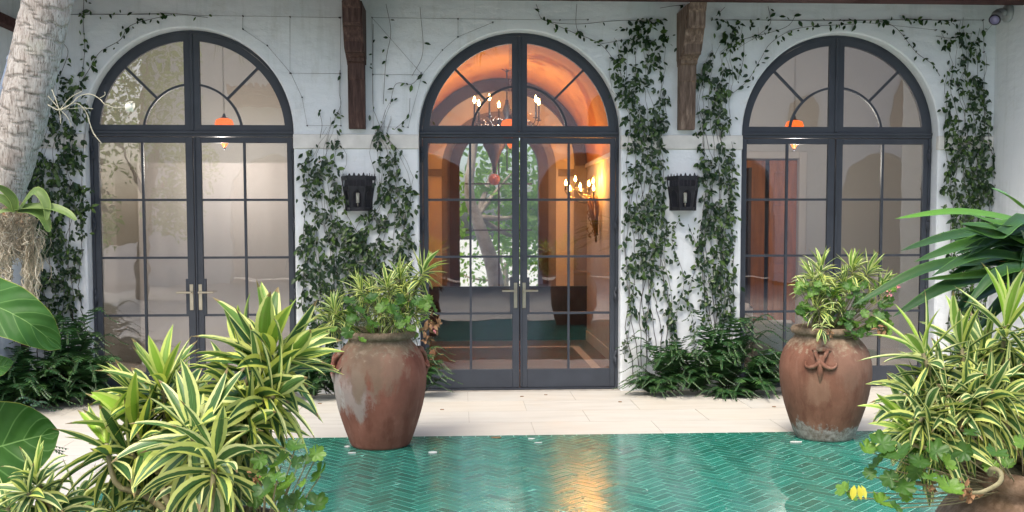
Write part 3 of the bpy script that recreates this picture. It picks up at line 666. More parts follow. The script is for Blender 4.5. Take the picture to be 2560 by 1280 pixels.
lamp(s0+V((-.055, -.12, .88)), 6.0, (1, .32, .04), .03, spec=60); lamp(s0+V((-.055, .15, .82)), 1.6, (1, .34, .05), .03, spec=45)

# wall lanterns on the piers
def make_lantern(c, lab):
    x, y, z0 = c; t = thing('wall_lantern', lab, 'wall lantern', c, 'black iron wall lanterns')
    zt, zb = z0+.33, z0; wt, wb = .162, .112; ft, fb = .088, .06; dt, db = .20, .15; back = y
    def row(wd, fr, dp, z): return [(x-wd, back, z), (x-fr, back-dp, z), (x+fr, back-dp, z), (x+wd, back, z)]
    b = MB()
    for za, zc in ((0, .035), (.20, .232), (.29, .33)):      # bands
        ra = row(wb+(wt-wb)*za/.33, fb+(ft-fb)*za/.33, db+(dt-db)*za/.33, z0+za); rb_ = row(wb+(wt-wb)*zc/.33, fb+(ft-fb)*zc/.33, db+(dt-db)*zc/.33, z0+zc)
        b.strip(ra, rb_)
    lo, hi = row(wb, fb, db, zb), row(wt, ft, dt, zt)
    for a, c_ in zip(lo, hi): b.tube([a, c_], .006, 5)
    b.add(lo, [(0, 1, 2, 3)])
    for k in range(3):                                       # pointed arch tracery and glazing bars on each face
        a0, a1, c0, c1 = V(lo[k]), V(lo[k+1]), V(hi[k]), V(hi[k+1])
        P = lambda u, v: (a0.lerp(a1, u)).lerp(c0.lerp(c1, u), v)
        for u in (.18, .82): b.tube([P(u, .1), P(u, .45)], .004, 4)
        b.tube(spline([P(.18, .45), P(.27, .54), P(.5, .62)], 5), .004, 4); b.tube(spline([P(.82, .45), P(.73, .54), P(.5, .62)], 5), .004, 4)
        for u in (.3, .5, .7): b.tube([P(u, .70), P(u, .88)], .004, 4)
        for side in ((.0, .18), (.82, 1.)): b.add([P(side[0], .1), P(side[1], .1), P(side[1], .62), P(side[0], .62)], [(0, 1, 2, 3)])
        for u0, u1, d in ((.18, .5, 1), (.82, .5, 1)): b.add([P(u0, .47), P(u0, .62), P(.5, .62)], [(0, 1, 2)])
        m = 4
        for i in range(m):                                   # crenellated crown
            u = (i+.5)/m; h = .022+.008*(i % 2); e = c0.lerp(c1, u); d = (c1-c0).normalized()*.013
            b.add([e-d, e+d, e+d*.6+V((0, 0, h*.6)), e+V((0, 0, h)), e-d*.6+V((0, 0, h*.6))], [(0, 1, 2, 3, 4)])
    b.build('frame', 'dark_iron', t, smooth=False)
    b = MB(); b.box(x-wb-.02, x+wb+.02, back+.001, back+.006, zb, zt-.02); b.build('backplate', 'dark_iron', t, smooth=False)
    b = MB(); b.lathe([(.016, 0), (.017, .09), (.012, .095)], (x, back-.10, z0+.075), 10); b.build('candle', 'candle_white', t)
    b = MB(); b.lathe([(.005, .0), (.012, .02), (.010, .04), (.002, .07)], (x, back-.10, z0+.171), 8); b.build('bulb', 'dark_iron', t)
    b = MB(); b.tube([(x, back-.10, z0+.03), (x, back-.10, z0+.075)], .006, 6); b.build('holder', 'nickel', t)
    return t
ln = make_lantern((-1.552, WY-.008, 1.762), 'black gothic wall lantern on the pier between left and middle doors')
copy_tree(ln, (1.583, WY-.008, 1.762), label='black gothic wall lantern on the pier between middle and right doors')

# security light high on the right wing wall
p0 = at(2535, 22, -.30); t = thing('security_light', 'grey bullet shaped security light high in the top right corner', 'lamp', (CX, -.3, p0.z))
c = V((CX, -.38, 3.64))
b = MB(); b.tube([c, c+V((-.035, 0, 0))], .085, 18); b.build('mount', 'lamp_grey', t)
b = MB(); b.tube(spline([c+V((-.03, 0, 0)), c+V((-.09, -.01, .01)), c+V((-.14, -.04, -.03))], 6), [.03, .03, .03, .034, .04, .048, .05], 12); e = c+V((-.14, -.04, -.03)); f_ = e+V((-.055, -.06, -.055)); b.tube([e, f_], .052, 16); b.build('housing', 'lamp_grey', t)
d_ = (f_-e).normalized(); b = MB(); b.tube([f_-d_*.004, f_+d_*.004], .054, 16); b.build('rim', 'dark_iron', t)
b = MB(); b.tube([f_+d_*.001, f_+d_*.006], .043, 16); b.build('lens', 'lens_violet', t)

# trellis wires
def wires(lab, paths):
    t = thing('trellis_wire', lab, 'wire trellis', at(*paths[0][0], WY-.02), 'thin wires fixed to the plaster')
    b = MB(); d = MB()
    for P in paths:
        pts = [at(x, y, WY-.018) for x, y in P]; b.tube(pts, .0016, 4)
        for p in pts: d.tube([p+V((0, .02, 0)), p-V((0, .012, 0))], .006, 6)
    b.build('wire', 'wire', t); d.build('anchor', 'wire', t)
wires('wire trellis over the left door and left corbel', [[(200, 34), (725, 42), (848, 44)], [(725, 42), (725, 183), (850, 184)], [(607, 40), (607, 73)], [(607, 73), (668, 114), (727, 183)], [(727, 183), (755, 243), (768, 314), (852, 314)], [(851, 44), (851, 184), (852, 314)]])
wires('wire trellis between the left corbel and the middle door', [[(930, 44), (1145, 47), (1400, 50), (1470, 49)], [(930, 44), (932, 186), (933, 317)], [(930, 44), (1055, 186)], [(932, 186), (1055, 187)], [(1145, 47), (1145, 92), (1106, 125), (1055, 187), (1020, 318), (933, 317)], [(1145, 92), (1232, 56)]])
wires('wire trellis over the right door running into the right corner', [[(1780, 50), (2100, 50), (2458, 50)], [(2458, 50), (2460, 130), (2462, 340)], [(2460, 85), (2486, 55)], [(2340, 75), (2200, 60), (2110, 52)]])

# ------------------------------------------------------------------ climbing vines
def vleaf(b, p, dirn, L_, nrm, r):
    dirn = dirn.normalized(); side = dirn.cross(nrm).normalized(); up = side.cross(dirn).normalized(); w_ = L_*r.uniform(.42, .58); cu = r.uniform(-.1, .25)
    P = lambda a, s_, h: p+dirn*(a*L_)+side*(s_*w_)+up*(h*L_)
    vs = [P(0, 0, 0), P(.3, .42, .08), P(.62, .45, .06-cu*.2), P(.33, 0, 0), P(.65, 0, -cu*.3), P(1., 0, -cu), P(.3, -.42, .08), P(.62, -.45, .06-cu*.2)]
    b.add(vs, [(0, 1, 3), (1, 2, 4, 3), (2, 5, 4), (0, 3, 6), (6, 3, 4, 7), (7, 4, 5)])
def vine(lab, rows, seed, strands=(), extra=(), dens=1., lsize=.052):
    r = random.Random(seed); t = thing('climbing_vine', lab, 'climbing plant', at(rows[-1][1], 960, WY-.03), 'vines climbing the white wall')
    lf = MB(); st = MB()
    rows = sorted(rows)
    def at_row(y):
        if y <= rows[0][0]: return rows[0][1:]
        for a, c_ in zip(rows, rows[1:]):
            if a[0] <= y <= c_[0]:
                k = (y-a[0])/(c_[0]-a[0]); return tuple(a[i]+(c_[i]-a[i])*k for i in (1, 2, 3))
        return rows[-1][1:]
    y0, y1 = rows[0][0], rows[-1][0]
    # hanging / climbing stems
    ns = max(4, int(max(q_[2] for q_ in rows)/9)); paths = []
    for k in range(ns):
        u = (k+.5)/ns*2-1+r.uniform(-.15, .15); ya = y1+r.uniform(0, 60); yb = y0+r.uniform(0, 90)*(abs(u)+.3); P = []; y = ya; ph = r.uniform(0, 6); fr = r.uniform(25, 60)
        while y > yb:
            xc, hw_, dd = at_row(y); P.append(at(xc+hw_*u*.95+6*math.sin(y/fr+ph)+r.uniform(-3, 3), y, WY-.012-.015*r.random())); y -= r.uniform(14, 26)
        if len(P) > 2: st.tube(P, [.0042-.003*i/len(P) for i in range(len(P))], 4, cap=False); paths.append(P)
    for sp in strands:
        P = spline([at(x, y, WY-.02) for x, y in sp], len(sp)*5); P = [p+V((r.uniform(-.006, .006), 0, r.uniform(-.006, .006))) for p in P]; st.tube(P, [.0038-.0022*i/len(P) for i in range(len(P))], 4, cap=False)
    def put(x, y, off, s_=1.):
        p = at(x, y, WY-off); a = r.gauss(-PI/2, .9); dirn = V((math.cos(a), r.uniform(-.5, .12), math.sin(a))); nrm = V((r.gauss(0, .45), -1, r.gauss(.35, .4)))
        vleaf(lf, p, dirn, lsize*r.choice((.6, .8, 1., 1., 1.15, 1.45))*r.uniform(.85, 1.15)*s_, nrm, r)
    y = y0
    while y < y1:
        xc, hw_, dd = at_row(y); n = dd*dens*hw_*2*3/25.
        k = int(n)+(r.random() < n-int(n))
        for _ in range(k):
            x = xc+r.uniform(-1.25, 1.25)*hw_; yy = y+r.uniform(-2, 2)
            c_ = noise.noise(V((x/38., yy/38., seed*3.1))); c2 = noise.noise(V((x/14., yy/16., seed*1.7)))
            if c_*.9+c2*.9 < .34-dd*.60: continue
            if abs(x-xc) > hw_*(.95+.55*noise.noise(V((yy/22., seed+(x > xc)*5, 0)))): continue
            put(x, yy, .015+.065*r.random()**1.4*(dd+.2))
        y += 3
    for sp, sparse in extra:            # leafed strands
        P = spline([V((x, y_, 0)) for x, y_ in sp], len(sp)*6); W3 = [at(p.x, p.y, WY-.022) for p in P]; st.tube(W3, .0024, 4, cap=False)
        for a, c_ in zip(P, P[1:]):
            n = (c_-a).length/8.5*sparse
            for _ in range(int(n)+(r.random() < n-int(n))):
                q_ = a.lerp(c_, r.random()); put(q_.x+r.gauss(0, 5), q_.y+r.gauss(0, 5), .02+.03*r.random(), .95)
    st.build('stem', 'vine_stem', t); lf.build('foliage', 'vine_leaf', t); return t
vine('dense dark vine on the leftmost pier behind the palm trunk', [(185, 170, 45, .45), (250, 178, 48, .6), (330, 150, 60, .75), (400, 130, 75, .95), (500, 140, 78, .95), (600, 130, 72, .95), (700, 135, 68, .9), (800, 150, 65, .7), (880, 150, 60, .4)], 11,
     extra=[([(430, 36), (330, 62), (300, 100), (250, 130), (225, 170), (200, 210)], .9), ([(210, -10), (208, 60), (212, 120), (205, 190)], .7), ([(170, 36), (300, 36), (430, 34), (520, 44)], .35), ([(150, 100), (170, 130), (150, 190)], .6), ([(200, 520), (218, 500), (200, 560)], .8)], dens=1.1)
vine('vine column left of the lantern on the second pier', [(280, 838, 14, .30), (340, 825, 26, .5), (390, 815, 55, .62), (440, 800, 52, .72), (500, 808, 52, .75), (560, 818, 62, .85), (620, 835, 85, .95), (700, 840, 88, .92), (780, 830, 85, .85), (850, 805, 60, .8), (930, 790, 55, .6)], 12,
     extra=[([(850, 175), (848, 230), (852, 262), (835, 300)], .25), ([(797, 275), (805, 310), (800, 345)], .35), ([(880, 700), (890, 640), (910, 590), (920, 555)], 2.), ([(760, 760), (758, 600), (765, 480), (752, 410)], 1.)], dens=.95)
vine('vine column right of the lantern on the second pier', [(235, 985, 14, .3), (290, 968, 20, .5), (340, 955, 20, .6), (380, 970, 45, .5), (430, 985, 52, .65), (500, 990, 52, .85), (560, 965, 70, .85), (620, 950, 85, .95), (700, 950, 88, .92), (780, 960, 88, .8), (850, 980, 75, .6)], 13,
     extra=[([(1055, 180), (1030, 210), (990, 210), (975, 260)], .35), ([(1025, 245), (1020, 290), (985, 325)], .4), ([(933, 60), (932, 250), (940, 290), (960, 340)], .22), ([(965, 10), (977, 80), (965, 150), (958, 260)], .12), ([(1050, 18), (1057, 130), (1030, 190)], .06)], dens=.95)
vine('vine column left of the right corbel, third pier', [(45, 1600, 48, .55), (90, 1600, 85, .8), (130, 1600, 72, .55), (180, 1600, 75, .55), (230, 1600, 70, .7), (280, 1620, 55, .85), (340, 1615, 45, .8), (400, 1620, 48, .8), (500, 1615, 50, .85), (600, 1620, 50, .8), (700, 1620, 52, .6), (780, 1625, 60, .42), (850, 1630, 60, .2), (900, 1630, 55, .1)], 14,
     extra=[([(1350, 45), (1430, 80), (1500, 110), (1540, 160), (1560, 200)], .7), ([(1340, 10), (1360, 50), (1440, 60), (1540, 52), (1660, 50)], .3), ([(1442, 10), (1440, 60), (1450, 90)], .1), ([(1500, 110), (1560, 100), (1620, 90)], .9), ([(1650, 20), (1700, 14), (1720, 30)], .5), ([(1700, 960), (1690, 800), (1710, 700), (1680, 600), (1700, 545)], 1.6), ([(1740, 950), (1735, 820), (1720, 740), (1745, 640), (1720, 560)], 1.6), ([(1665, 940), (1680, 760), (1660, 640), (1675, 560)], 1.2), ([(1560, 900), (1575, 780), (1560, 600), (1570, 500)], .9), ([(1590, 780), (1570, 720), (1565, 690)], 1.5)], dens=1.1)
vine('vine column right of the right corbel, third pier', [(45, 1840, 60, .3), (90, 1835, 75, .72), (130, 1800, 35, .6), (190, 1795, 55, .75), (250, 1785, 52, .75), (320, 1780, 45, .75), (400, 1795, 45, .85), (500, 1795, 46, .85), (600, 1790, 48, .85), (700, 1790, 50, .85), (780, 1800, 44, .65), (830, 1800, 40, .4)], 15,
     extra=[([(1780, 50), (1900, 50), (2050, 52), (2200, 50), (2330, 48)], .5), ([(2140, 60), (2000, 70), (1930, 105), (1900, 150), (1870, 200), (1830, 235)], .75), ([(1920, 15), (1925, 60), (1880, 100)], .8), ([(1860, 100), (1858, 150), (1845, 200)], .7), ([(1790, 40), (1812, 18)], .6), ([(1990, 38), (1960, 70), (1850, 100)], .55)], dens=1.1)
vine('dense vine in the right corner beside the right door', [(35, 2420, 30, .15), (70, 2415, 70, .35), (110, 2415, 50, .6), (160, 2420, 50, .5), (210, 2405, 60, .6), (280, 2420, 60, .8), (340, 2420, 62, .85), (400, 2425, 65, .85), (460, 2425, 66, .9), (520, 2440, 66, .95), (590, 2435, 62, .9), (650, 2420, 50, .9), (760, 2420, 50, .8), (900, 2420, 50, .6)], 16,
     extra=[([(2190, 50), (2240, 70), (2290, 130), (2330, 160), (2350, 190)], .8), ([(2250, 45), (2330, 50), (2400, 52)], .9), ([(2500, 375), (2490, 400), (2470, 430)], 1.6), ([(2515, 380), (2500, 410), (2480, 420)], 1.2), ([(2340, 90), (2380, 95), (2440, 80)], 1.)], dens=1.15)

# ------------------------------------------------------------------ ferns
def fern(x, y, lab, n=20, L_=.5, seed=1, h=.42, face=-PI/2, spread=2.6, grp='ferns at the foot of the wall', z=0.):
    r = random.Random(seed); t = thing('fern', lab, 'fern', (x, y, z), grp); b = MB(); st = MB()
    n = int(n*1.6)
    for k in range(n):
        a = face+(k/(n-1)-.5)*spread+r.gauss(0, .15); Lk = L_*r.uniform(.7, 1.15); hk = h*r.uniform(.35, 1.15)
        d = V((math.cos(a), math.sin(a), 0)); base = V((x, y, z))+d*.02+V((r.uniform(-.05, .05), r.uniform(-.03, .03), 0))
        steep = r.uniform(.5, 1.5); P = []
        for i in range(15):
            s_ = i/14; P.append(base+d*(Lk*(s_**(.75+.4*steep)))+V((0, 0, max(.012, hk*math.sin(min(1., s_*(1.2))*PI*.62)*1.0-.10*Lk*s_*s_*2))))
        st.tube(P, [.003-.002*i/15 for i in range(15)], 4, cap=False)
        m = 26
        for i in range(2, m):
            s_ = i/m; k_ = s_*14; j = int(k_); p = P[j].lerp(P[min(j+1, 14)], k_-j); tt = (P[min(j+1, 14)]-P[max(j-1, 0)]).normalized()
            side = tt.cross(V((0, 0, 1))).normalized(); up = side.cross(tt)
            pl = (.088*math.sin(PI*min(1, s_*1.15+.12))**.7+.008)*Lk/.5*1.05; pw = .0085*Lk/.5*1.75
            if s_ > .97: pl *= .5
            for sg in (-1, 1):
                dd = (side*sg+tt*.45+up*r.uniform(-.15, .15)-V((0, 0, .12))).normalized(); ww = dd.cross(up).normalized()*pw
                b.add([p-ww*.5, p+ww*.5, p+dd*pl*.5+ww*.62-V((0, 0, .002)), p+dd*pl-V((0, 0, .008)), p+dd*pl*.5-ww*.62-V((0, 0, .002))], [(0, 1, 2, 3, 4)])
    st.build('rachis', 'vine_stem', t); b.build('frond', 'fern_leaf', t, smooth=False)
F_ = [(1.28, -.30, 'small fern spilling left at the pier foot beside middle door', 16, .36, 21, .18, -PI*.62, 2.0), (1.42, -.26, 'fern standing against the left half of the third pier foot', 20, .46, 22, .5, -PI*.6, 2.8),
      (1.70, -.28, 'fern in the centre of the third pier foot', 20, .44, 23, .44, -PI*.5, 2.6), (1.98, -.24, 'tall fern reaching up at the centre right of third pier foot', 22, .5, 24, .66, -PI*.45, 2.6),
      (2.22, -.30, 'wide fern spreading right across the foot of right door', 24, .5, 25, .40, -PI*.28, 2.0), (1.95, -.42, 'low olive green fern in front of third pier', 14, .34, 26, .12, -PI*.5, 2.6),
      (-1.02, -.28, 'narrow fern behind the left jar beside the middle door', 16, .40, 27, .40, -PI*.3, 1.8), (-1.75, -.28, 'fern half hidden behind the left jar at second pier foot', 20, .45, 28, .38, -PI*.5, 2.6),
      (-2.0, -.30, 'fern at the foot of second pier behind the striped plant', 18, .42, 29, .4, -PI*.6, 2.4),
      (-4.28, -.26, 'tall fern beside the left door jamb', 22, .50, 30, .72, -PI*.42, 2.2), (-4.05, -.38, 'broad fern spreading in front of the left door jamb', 22, .55, 31, .42, -PI*.45, 2.4),
      (-4.5, -.42, 'middle fern of the left pier bed', 22, .52, 32, .46, -PI*.5, 2.8), (-4.55, -.8, 'fern at far left edge under the large leaf', 22, .5, 33, .42, -PI*.45, 2.8), (-4.25, -.55, 'low fern at the front of the left pier bed', 18, .42, 34, .22, -PI*.5, 2.8)]
for a in F_: fern(a[0], a[1], a[2], a[3], a[4]*1.12, a[5], a[6]*1.12, a[7], a[8])
p = at(30, 1045, -5.2); fern(p.x-.1, -5.2, 'pale fern tip at the left edge above dark large leaf', 12, .3, 41, .35, 0., 2.0, z=p.z-.28)
# red tipped cane behind the left ferns
p = at(62, 850, -.5); t = thing('red_cane', 'dark ringed cane with a red top at the left edge', 'plant', (p.x, -.5, 0))
b = MB(); b.tube([(p.x, -.5, 0), (p.x, -.5, p.z-.04)], [.035]*2, 10); 
for k in range(9): b.lathe([(.037, 0), (.041, .006), (.037, .012)], (p.x, -.5, .05+k*.045), 10)
b.build('cane', 'ringed_stem', t)
b = MB(); b.lathe([(.03, 0), (.045, .03), (.05, .07), (.035, .09)], (p.x, -.5, p.z-.05), 12); b.build('crown_shaft', 'red_stem', t)

# ------------------------------------------------------------------ jars
PROF = [(.0, .0), (.215, .0), (.228, .012), (.245, .05), (.285, .16), (.325, .29), (.348, .41), (.356, .50), (.350, .585), (.325, .67), (.285, .73), (.252, .765), (.240, .785), (.243, .797), (.262, .803), (.272, .818), (.270, .838), (.256, .852), (.235, .853), (.222, .835), (.22, .78)]
PROF = [(r_*.955, z_) for r_, z_ in PROF]
def smooth_prof(pr, n=4):
    P = [V((a, b_, 0)) for a, b_ in pr]; return [(max(p.x, 0), p.y) for p in spline(P, len(pr)*n)]
def jar_r(z):
    for a, c_ in zip(PROF[1:], PROF[2:]):
        if a[1] <= z <= c_[1]: return a[0]+(c_[0]-a[0])*(z-a[1])/max(1e-6, c_[1]-a[1])
    return .3
def jar(loc, lab, mat, lugs, sc__=1.):
    t = thing('terracotta_jar', lab, 'jar', loc, 'large terracotta jars on the green tiles'); c = V(loc)
    b = MB(); P = smooth_prof(PROF[1:]); b.lathe([(0.001, .001)]+[(r_*sc__, z*sc__) for r_, z in P]+[(.001, .78*sc__)], c, 56, wob=.006); b.build('body', mat, t)
    b = MB(); n = 24; vs = [c+V((0, 0, .80*sc__))]+[c+V((.222*sc__*math.cos(TAU*i/n), .222*sc__*math.sin(TAU*i/n), .79*sc__)) for i in range(n)]; b.add(vs, [(0, 1+i, 1+(i+1) % n) for i in range(n)]); b.build('soil', 'soil', t)
    for th0 in lugs:
        b = MB(); sp = lambda s_, z, off: c+V((math.cos(th0+s_/jar_r(z))*(jar_r(z)+off), math.sin(th0+s_/jar_r(z))*(jar_r(z)+off), z))*1
        hor = lambda pts, rad: b.tube(spline([sp(*p) for p in pts], 14), rad, 8)
        rr = lambda a, m, e, n=15: [a+(m-a)*i/(n//2) if i <= n//2 else m+(e-m)*(i-n//2)/(n//2) for i in range(n)]
        hor([(-.062, .700, -.006), (-.05, .702, .012), (-.02, .706, .024), (.02, .706, .024), (.05, .702, .012), (.062, .700, -.006)], rr(.010, .020, .010))
        for sg in (-1, 1):
            hor([(sg*.040, .700, .012), (sg*.032, .670, .024), (sg*.018, .640, .026), (sg*.012, .60, .022)], rr(.017, .014, .012))
            hor([(sg*.112, .612, .0), (sg*.105, .590, .012), (sg*.075, .576, .020), (sg*.035, .588, .024), (0, .62, .024)], rr(.005, .013, .018))
        hor([(0, .66, .012), (0, .61, .018), (0, .55, .012), (0, .50, .004), (0, .45, -.006)], rr(.020, .022, .003))
        b.build('lug', mat, t)
    return t
J1 = (-1.185, -2.475, 0.0); J2 = (2.195, -2.40, 0.0); J3 = (1.32, -6.85, -.10); J4 = (-1.28, -7.35, -.02)
def jang(J, off): d = math.atan2(CAM.y-J[1], CAM.x-J[0]); return d+off
jar(J1, 'red brown terracotta jar with a large white patch, left of middle door', 'terracotta_a', [jang(J1, -1.33), jang(J1, -1.33)+PI])
jar(J2, 'brown terracotta jar with pale crust round its foot, before the right door', 'terracotta_b', [jang(J2, -.10), jang(J2, -.1)+PI])
jar(J3, 'pinkish terracotta jar cut off at the bottom right corner', 'terracotta_c', [], 1.12)
jar(J4, 'terracotta jar below the large striped plant at lower left', 'terracotta_c', [])

# ------------------------------------------------------------------ variegated dracaenas
def crown(b, P, axis, n, L_, wid, seed, droop=1., tmin=4, tmax=125, stem=.5, tone0=1., cross=4, seg=7):
    r = random.Random(seed); axis = V(axis).normalized(); e1 = axis.orthogonal().normalized(); e2 = axis.cross(e1); P = V(P)
    for i in range(n):
        t = (i+.5)/n; th = R(tmin+(tmax-tmin)*t**.85+r.gauss(0, 11)); az_ = i*2.39996+r.gauss(0, .45)
        rad = e1*math.cos(az_)+e2*math.sin(az_); d = axis*math.cos(th)+rad*math.sin(th)
        base = P-axis*(t*stem*L_)+rad*(.05*L_); Lk = L_*(.62+.42*math.sin(PI*min(1, .2+.75*t)))*r.uniform(.85, 1.12); wk = wid*r.uniform(.8, 1.15)*(.85+.2*t)
        pts = [base]; st_ = Lk/seg; g = (.10+.34*t)*droop*r.uniform(.6, 1.3)
        tw = (e1*r.gauss(0, 1)+e2*r.gauss(0, 1))*.11
        for s_ in range(seg):
            d = (d+V((0, 0, -g*.55*(s_/seg+.25)))+tw*.3).normalized(); pts.append(pts[-1]+d*st_)
        wd = [wk*(.42, .72, .95, 1., .92, .72, .42, .03)[min(7, int(round(k*7/seg)))] for k in range(seg+1)]
        nrm = axis-d*axis.dot(d)
        if nrm.length < .1: nrm = -rad
        b.ribbon(pts, wd, (nrm.normalized()-rad*.9*math.cos(th)), fold=.30+.2*(1-t), tone=max(0., tone0*(1-t*2.6)), cross=cross)
def dracaena(name_lab, pot, crowns, mat, stem_z, seed, wscale=1., stem_r=.009):
    t = thing('dracaena_plant', name_lab, 'potted plant', (pot[0], pot[1], stem_z), 'variegated dracaenas in jars'); r = random.Random(seed)
    for k, c_ in enumerate(crowns):
        px, py, Y, (ax, ay), n, L_, wd = c_[:7]; tone = c_[7] if len(c_) > 7 else 1.; dr = c_[8] if len(c_) > 8 else 1.
        P = at(px, py, Y); axis = Rt*ax+Up*ay+V((0, r.uniform(-.35, .25), 0)); b = MB(); crown(b, P, axis, n, L_, wd*wscale, seed*50+k, dr, tone0=tone, tmin=(38 if tone < .15 and pot is not J1 else 4), tmax=(140 if tone < .15 else 125)); b.build('leaf_rosette', 'song_leaf_pale' if tone < .16 else mat, t)
        b = MB(); base = V((pot[0]+r.uniform(-.1, .1), pot[1]+r.uniform(-.08, .08), stem_z)); mid = base.lerp(P, .5)+V((r.uniform(-.03, .03), 0, -.02)); a_ = axis.normalized()
        b.tube(spline([base, mid, P-a_*L_*.8, P-a_*L_*.1], 10), [stem_r*1.2-stem_r*.5*i/10 for i in range(11)], 6); b.build('stem', 'cane', t)
dracaena('large yellow striped plant filling the lower left foreground', J4, [
    (670, 872, -7.25, (.12, 1), 28, .205, .054, .85, .7), (619, 900, -7.15, (-.35, 1), 24, .20, .054, .5, .8), (714, 890, -7.3, (.9, .6), 24, .17, .046, .5, .8), (649, 965, -7.3, (.35, .6), 34, .20, .044, .2, 1.2), (702, 985, -7.35, (.7, .3), 24, .165, .042, .1, 1.2), (580, 985, -7.2, (-.5, .5), 22, .18, .036, .1, 1.3),
    (405, 955, -7.2, (-.05, 1), 30, .17, .042, .9, .8), (465, 1000, -7.1, (.4, .8), 24, .155, .036, .4, 1.1), (370, 1005, -7.15, (-.5, .5), 34, .18, .038, .2, 1.2), (540, 1040, -7.2, (.2, .5), 26, .16, .034, .1, 1.4),
    (262, 1095, -7.3, (-.35, 1), 12, .16, .036, 1.6, .5), (330, 1065, -7.25, (-.6, .9), 16, .18, .050, 1.5, .5), (290, 1110, -7.25, (-.6, .4), 18, .17, .036, .4, 1.1),
    (560, 1085, -7.2, (.1, .5), 32, .17, .036, .1, 1.5), (430, 1100, -7.1, (-.2, .4), 36, .165, .031, .1, 1.7), (330, 1140, -7.1, (-.6, .2), 30, .18, .042, .1, 1.6), (580, 1110, -7.3, (.5, .2), 32, .18, .040, .1, 1.6), (626, 1060, -7.35, (.6, .3), 28, .17, .038, .1, 1.4),
    (500, 1150, -7.15, (.0, .3), 40, .20, .038, .1, 2.), (400, 1185, -7.1, (-.4, .2), 36, .20, .038, 0., 2.), (573, 1190, -7.3, (.4, .2), 32, .18, .034, .0, 2.), (470, 1230, -7.2, (0, .2), 34, .19, .038, .0, 2.), (320, 1230, -7.1, (-.6, .1), 26, .18, .040, 0., 1.7),
    (480, 1070, -7.45, (0, .6), 32, .19, .040, .1, 1.3), (540, 1130, -7.5, (0, .4), 30, .18, .040, .1, 1.5)], 'song_leaf', .80, 3)
dracaena('small striped plant at the bottom left corner', (-2.0, -7.3), [(88, 1188, -7.3, (-.1, 1), 22, .115, .028, .5, 1.1), (60, 1225, -7.35, (-.4, .5), 22, .115, .028, .1, 1.3), (205, 1255, -7.2, (.35, .4), 20, .13, .032, .2, 1.3), (120, 1270, -7.3, (0, .5), 22, .12, .030, 0., 1.4), (290, 1270, -7.3, (.2, .5), 20, .13, .032, 0., 1.4), (10, 1260, -7.3, (-.4, .6), 20, .12, .03, .1, 1.3)], 'song_leaf_pale', .62, 4)
RC = [(2515, 800, -6.85, (.05, 1), 26, .205, .040, 1.3, .6), (2300, 868, -6.9, (-.45, 1), 20, .18, .036, 1.2, .6), (2400, 850, -6.8, (-.1, 1), 26, .18, .032, .6, .9), (2590, 830, -6.8, (.3, 1), 24, .19, .036, .6, .8),
    (2470, 870, -6.75, (-.2, .9), 28, .175, .030, .5, 1.), (2345, 940, -6.85, (-.5, .8), 30, .175, .030, .2, 1.5), (2440, 930, -6.8, (0, .8), 32, .18, .030, .2, 1.5), (2540, 920, -6.85, (.2, .8), 32, .18, .030, .1, 1.5), (2255, 1035, -6.9, (-.75, .7), 16, .14, .028, 1.2, .7), (2300, 1000, -6.85, (-.6, .6), 24, .16, .028, .3, 1.4), (2600, 930, -6.9, (.3, .6), 26, .18, .030, .3, 1.3)]
rq = random.Random(21)
for yy_ in range(985, 1130, 26):
    for xx_ in range(2320, 2600, 40):
        if yy_ > 1060 and xx_ > 2345: continue
        RC.append((xx_+rq.uniform(-20, 20), yy_+rq.uniform(-12, 12), -6.9+rq.uniform(-.12, .1), (rq.uniform(-.6, .4), rq.uniform(.1, .7)), 24, rq.uniform(.15, .185), rq.uniform(.026, .034), .1, 1.8 if yy_ < 1040 else 1.4))
RC += [(2275, 1078, -6.95, (-.8, .5), 20, .13, .024, .8, .9)]
dracaena('large pale striped plant filling the lower right foreground', J3, RC, 'song_leaf_pale', .80, 5)
dracaena('striped plant growing in the left jar, tallest tip at its right', J1, [
    (1060, 672, -2.50, (.35, 1), 28, .20, .040, .7, .8), (968, 712, -2.50, (-.15, 1), 36, .19, .028, .4, 1.1), (838, 775, -2.52, (-.3, 1), 48, .19, .026, .3, 1.4), (815, 800, -2.5, (-.7, .6), 30, .16, .024, .1, 1.4), (900, 720, -2.45, (-.4, 1), 32, .18, .026, .3, 1.2), (1010, 742, -2.45, (.1, .9), 36, .19, .026, .2, 1.2), (1045, 775, -2.52, (.6, .7), 34, .17, .028, .3, 1.2), (1000, 690, -2.42, (.1, 1), 30, .18, .026, .3, 1.1),
    (930, 735, -2.45, (-.4, .9), 34, .17, .022, .2, 1.2), (985, 785, -2.60, (0, .6), 34, .17, .024, .1, 1.4), (860, 800, -2.5, (-.5, .6), 30, .16, .022, .1, 1.5), (1030, 720, -2.48, (.4, .7), 28, .17, .026, .3, 1.1), (950, 770, -2.55, (0, .6), 30, .16, .022, .1, 1.4)], 'song_leaf_pale', .80, 6, 1.05, .007)
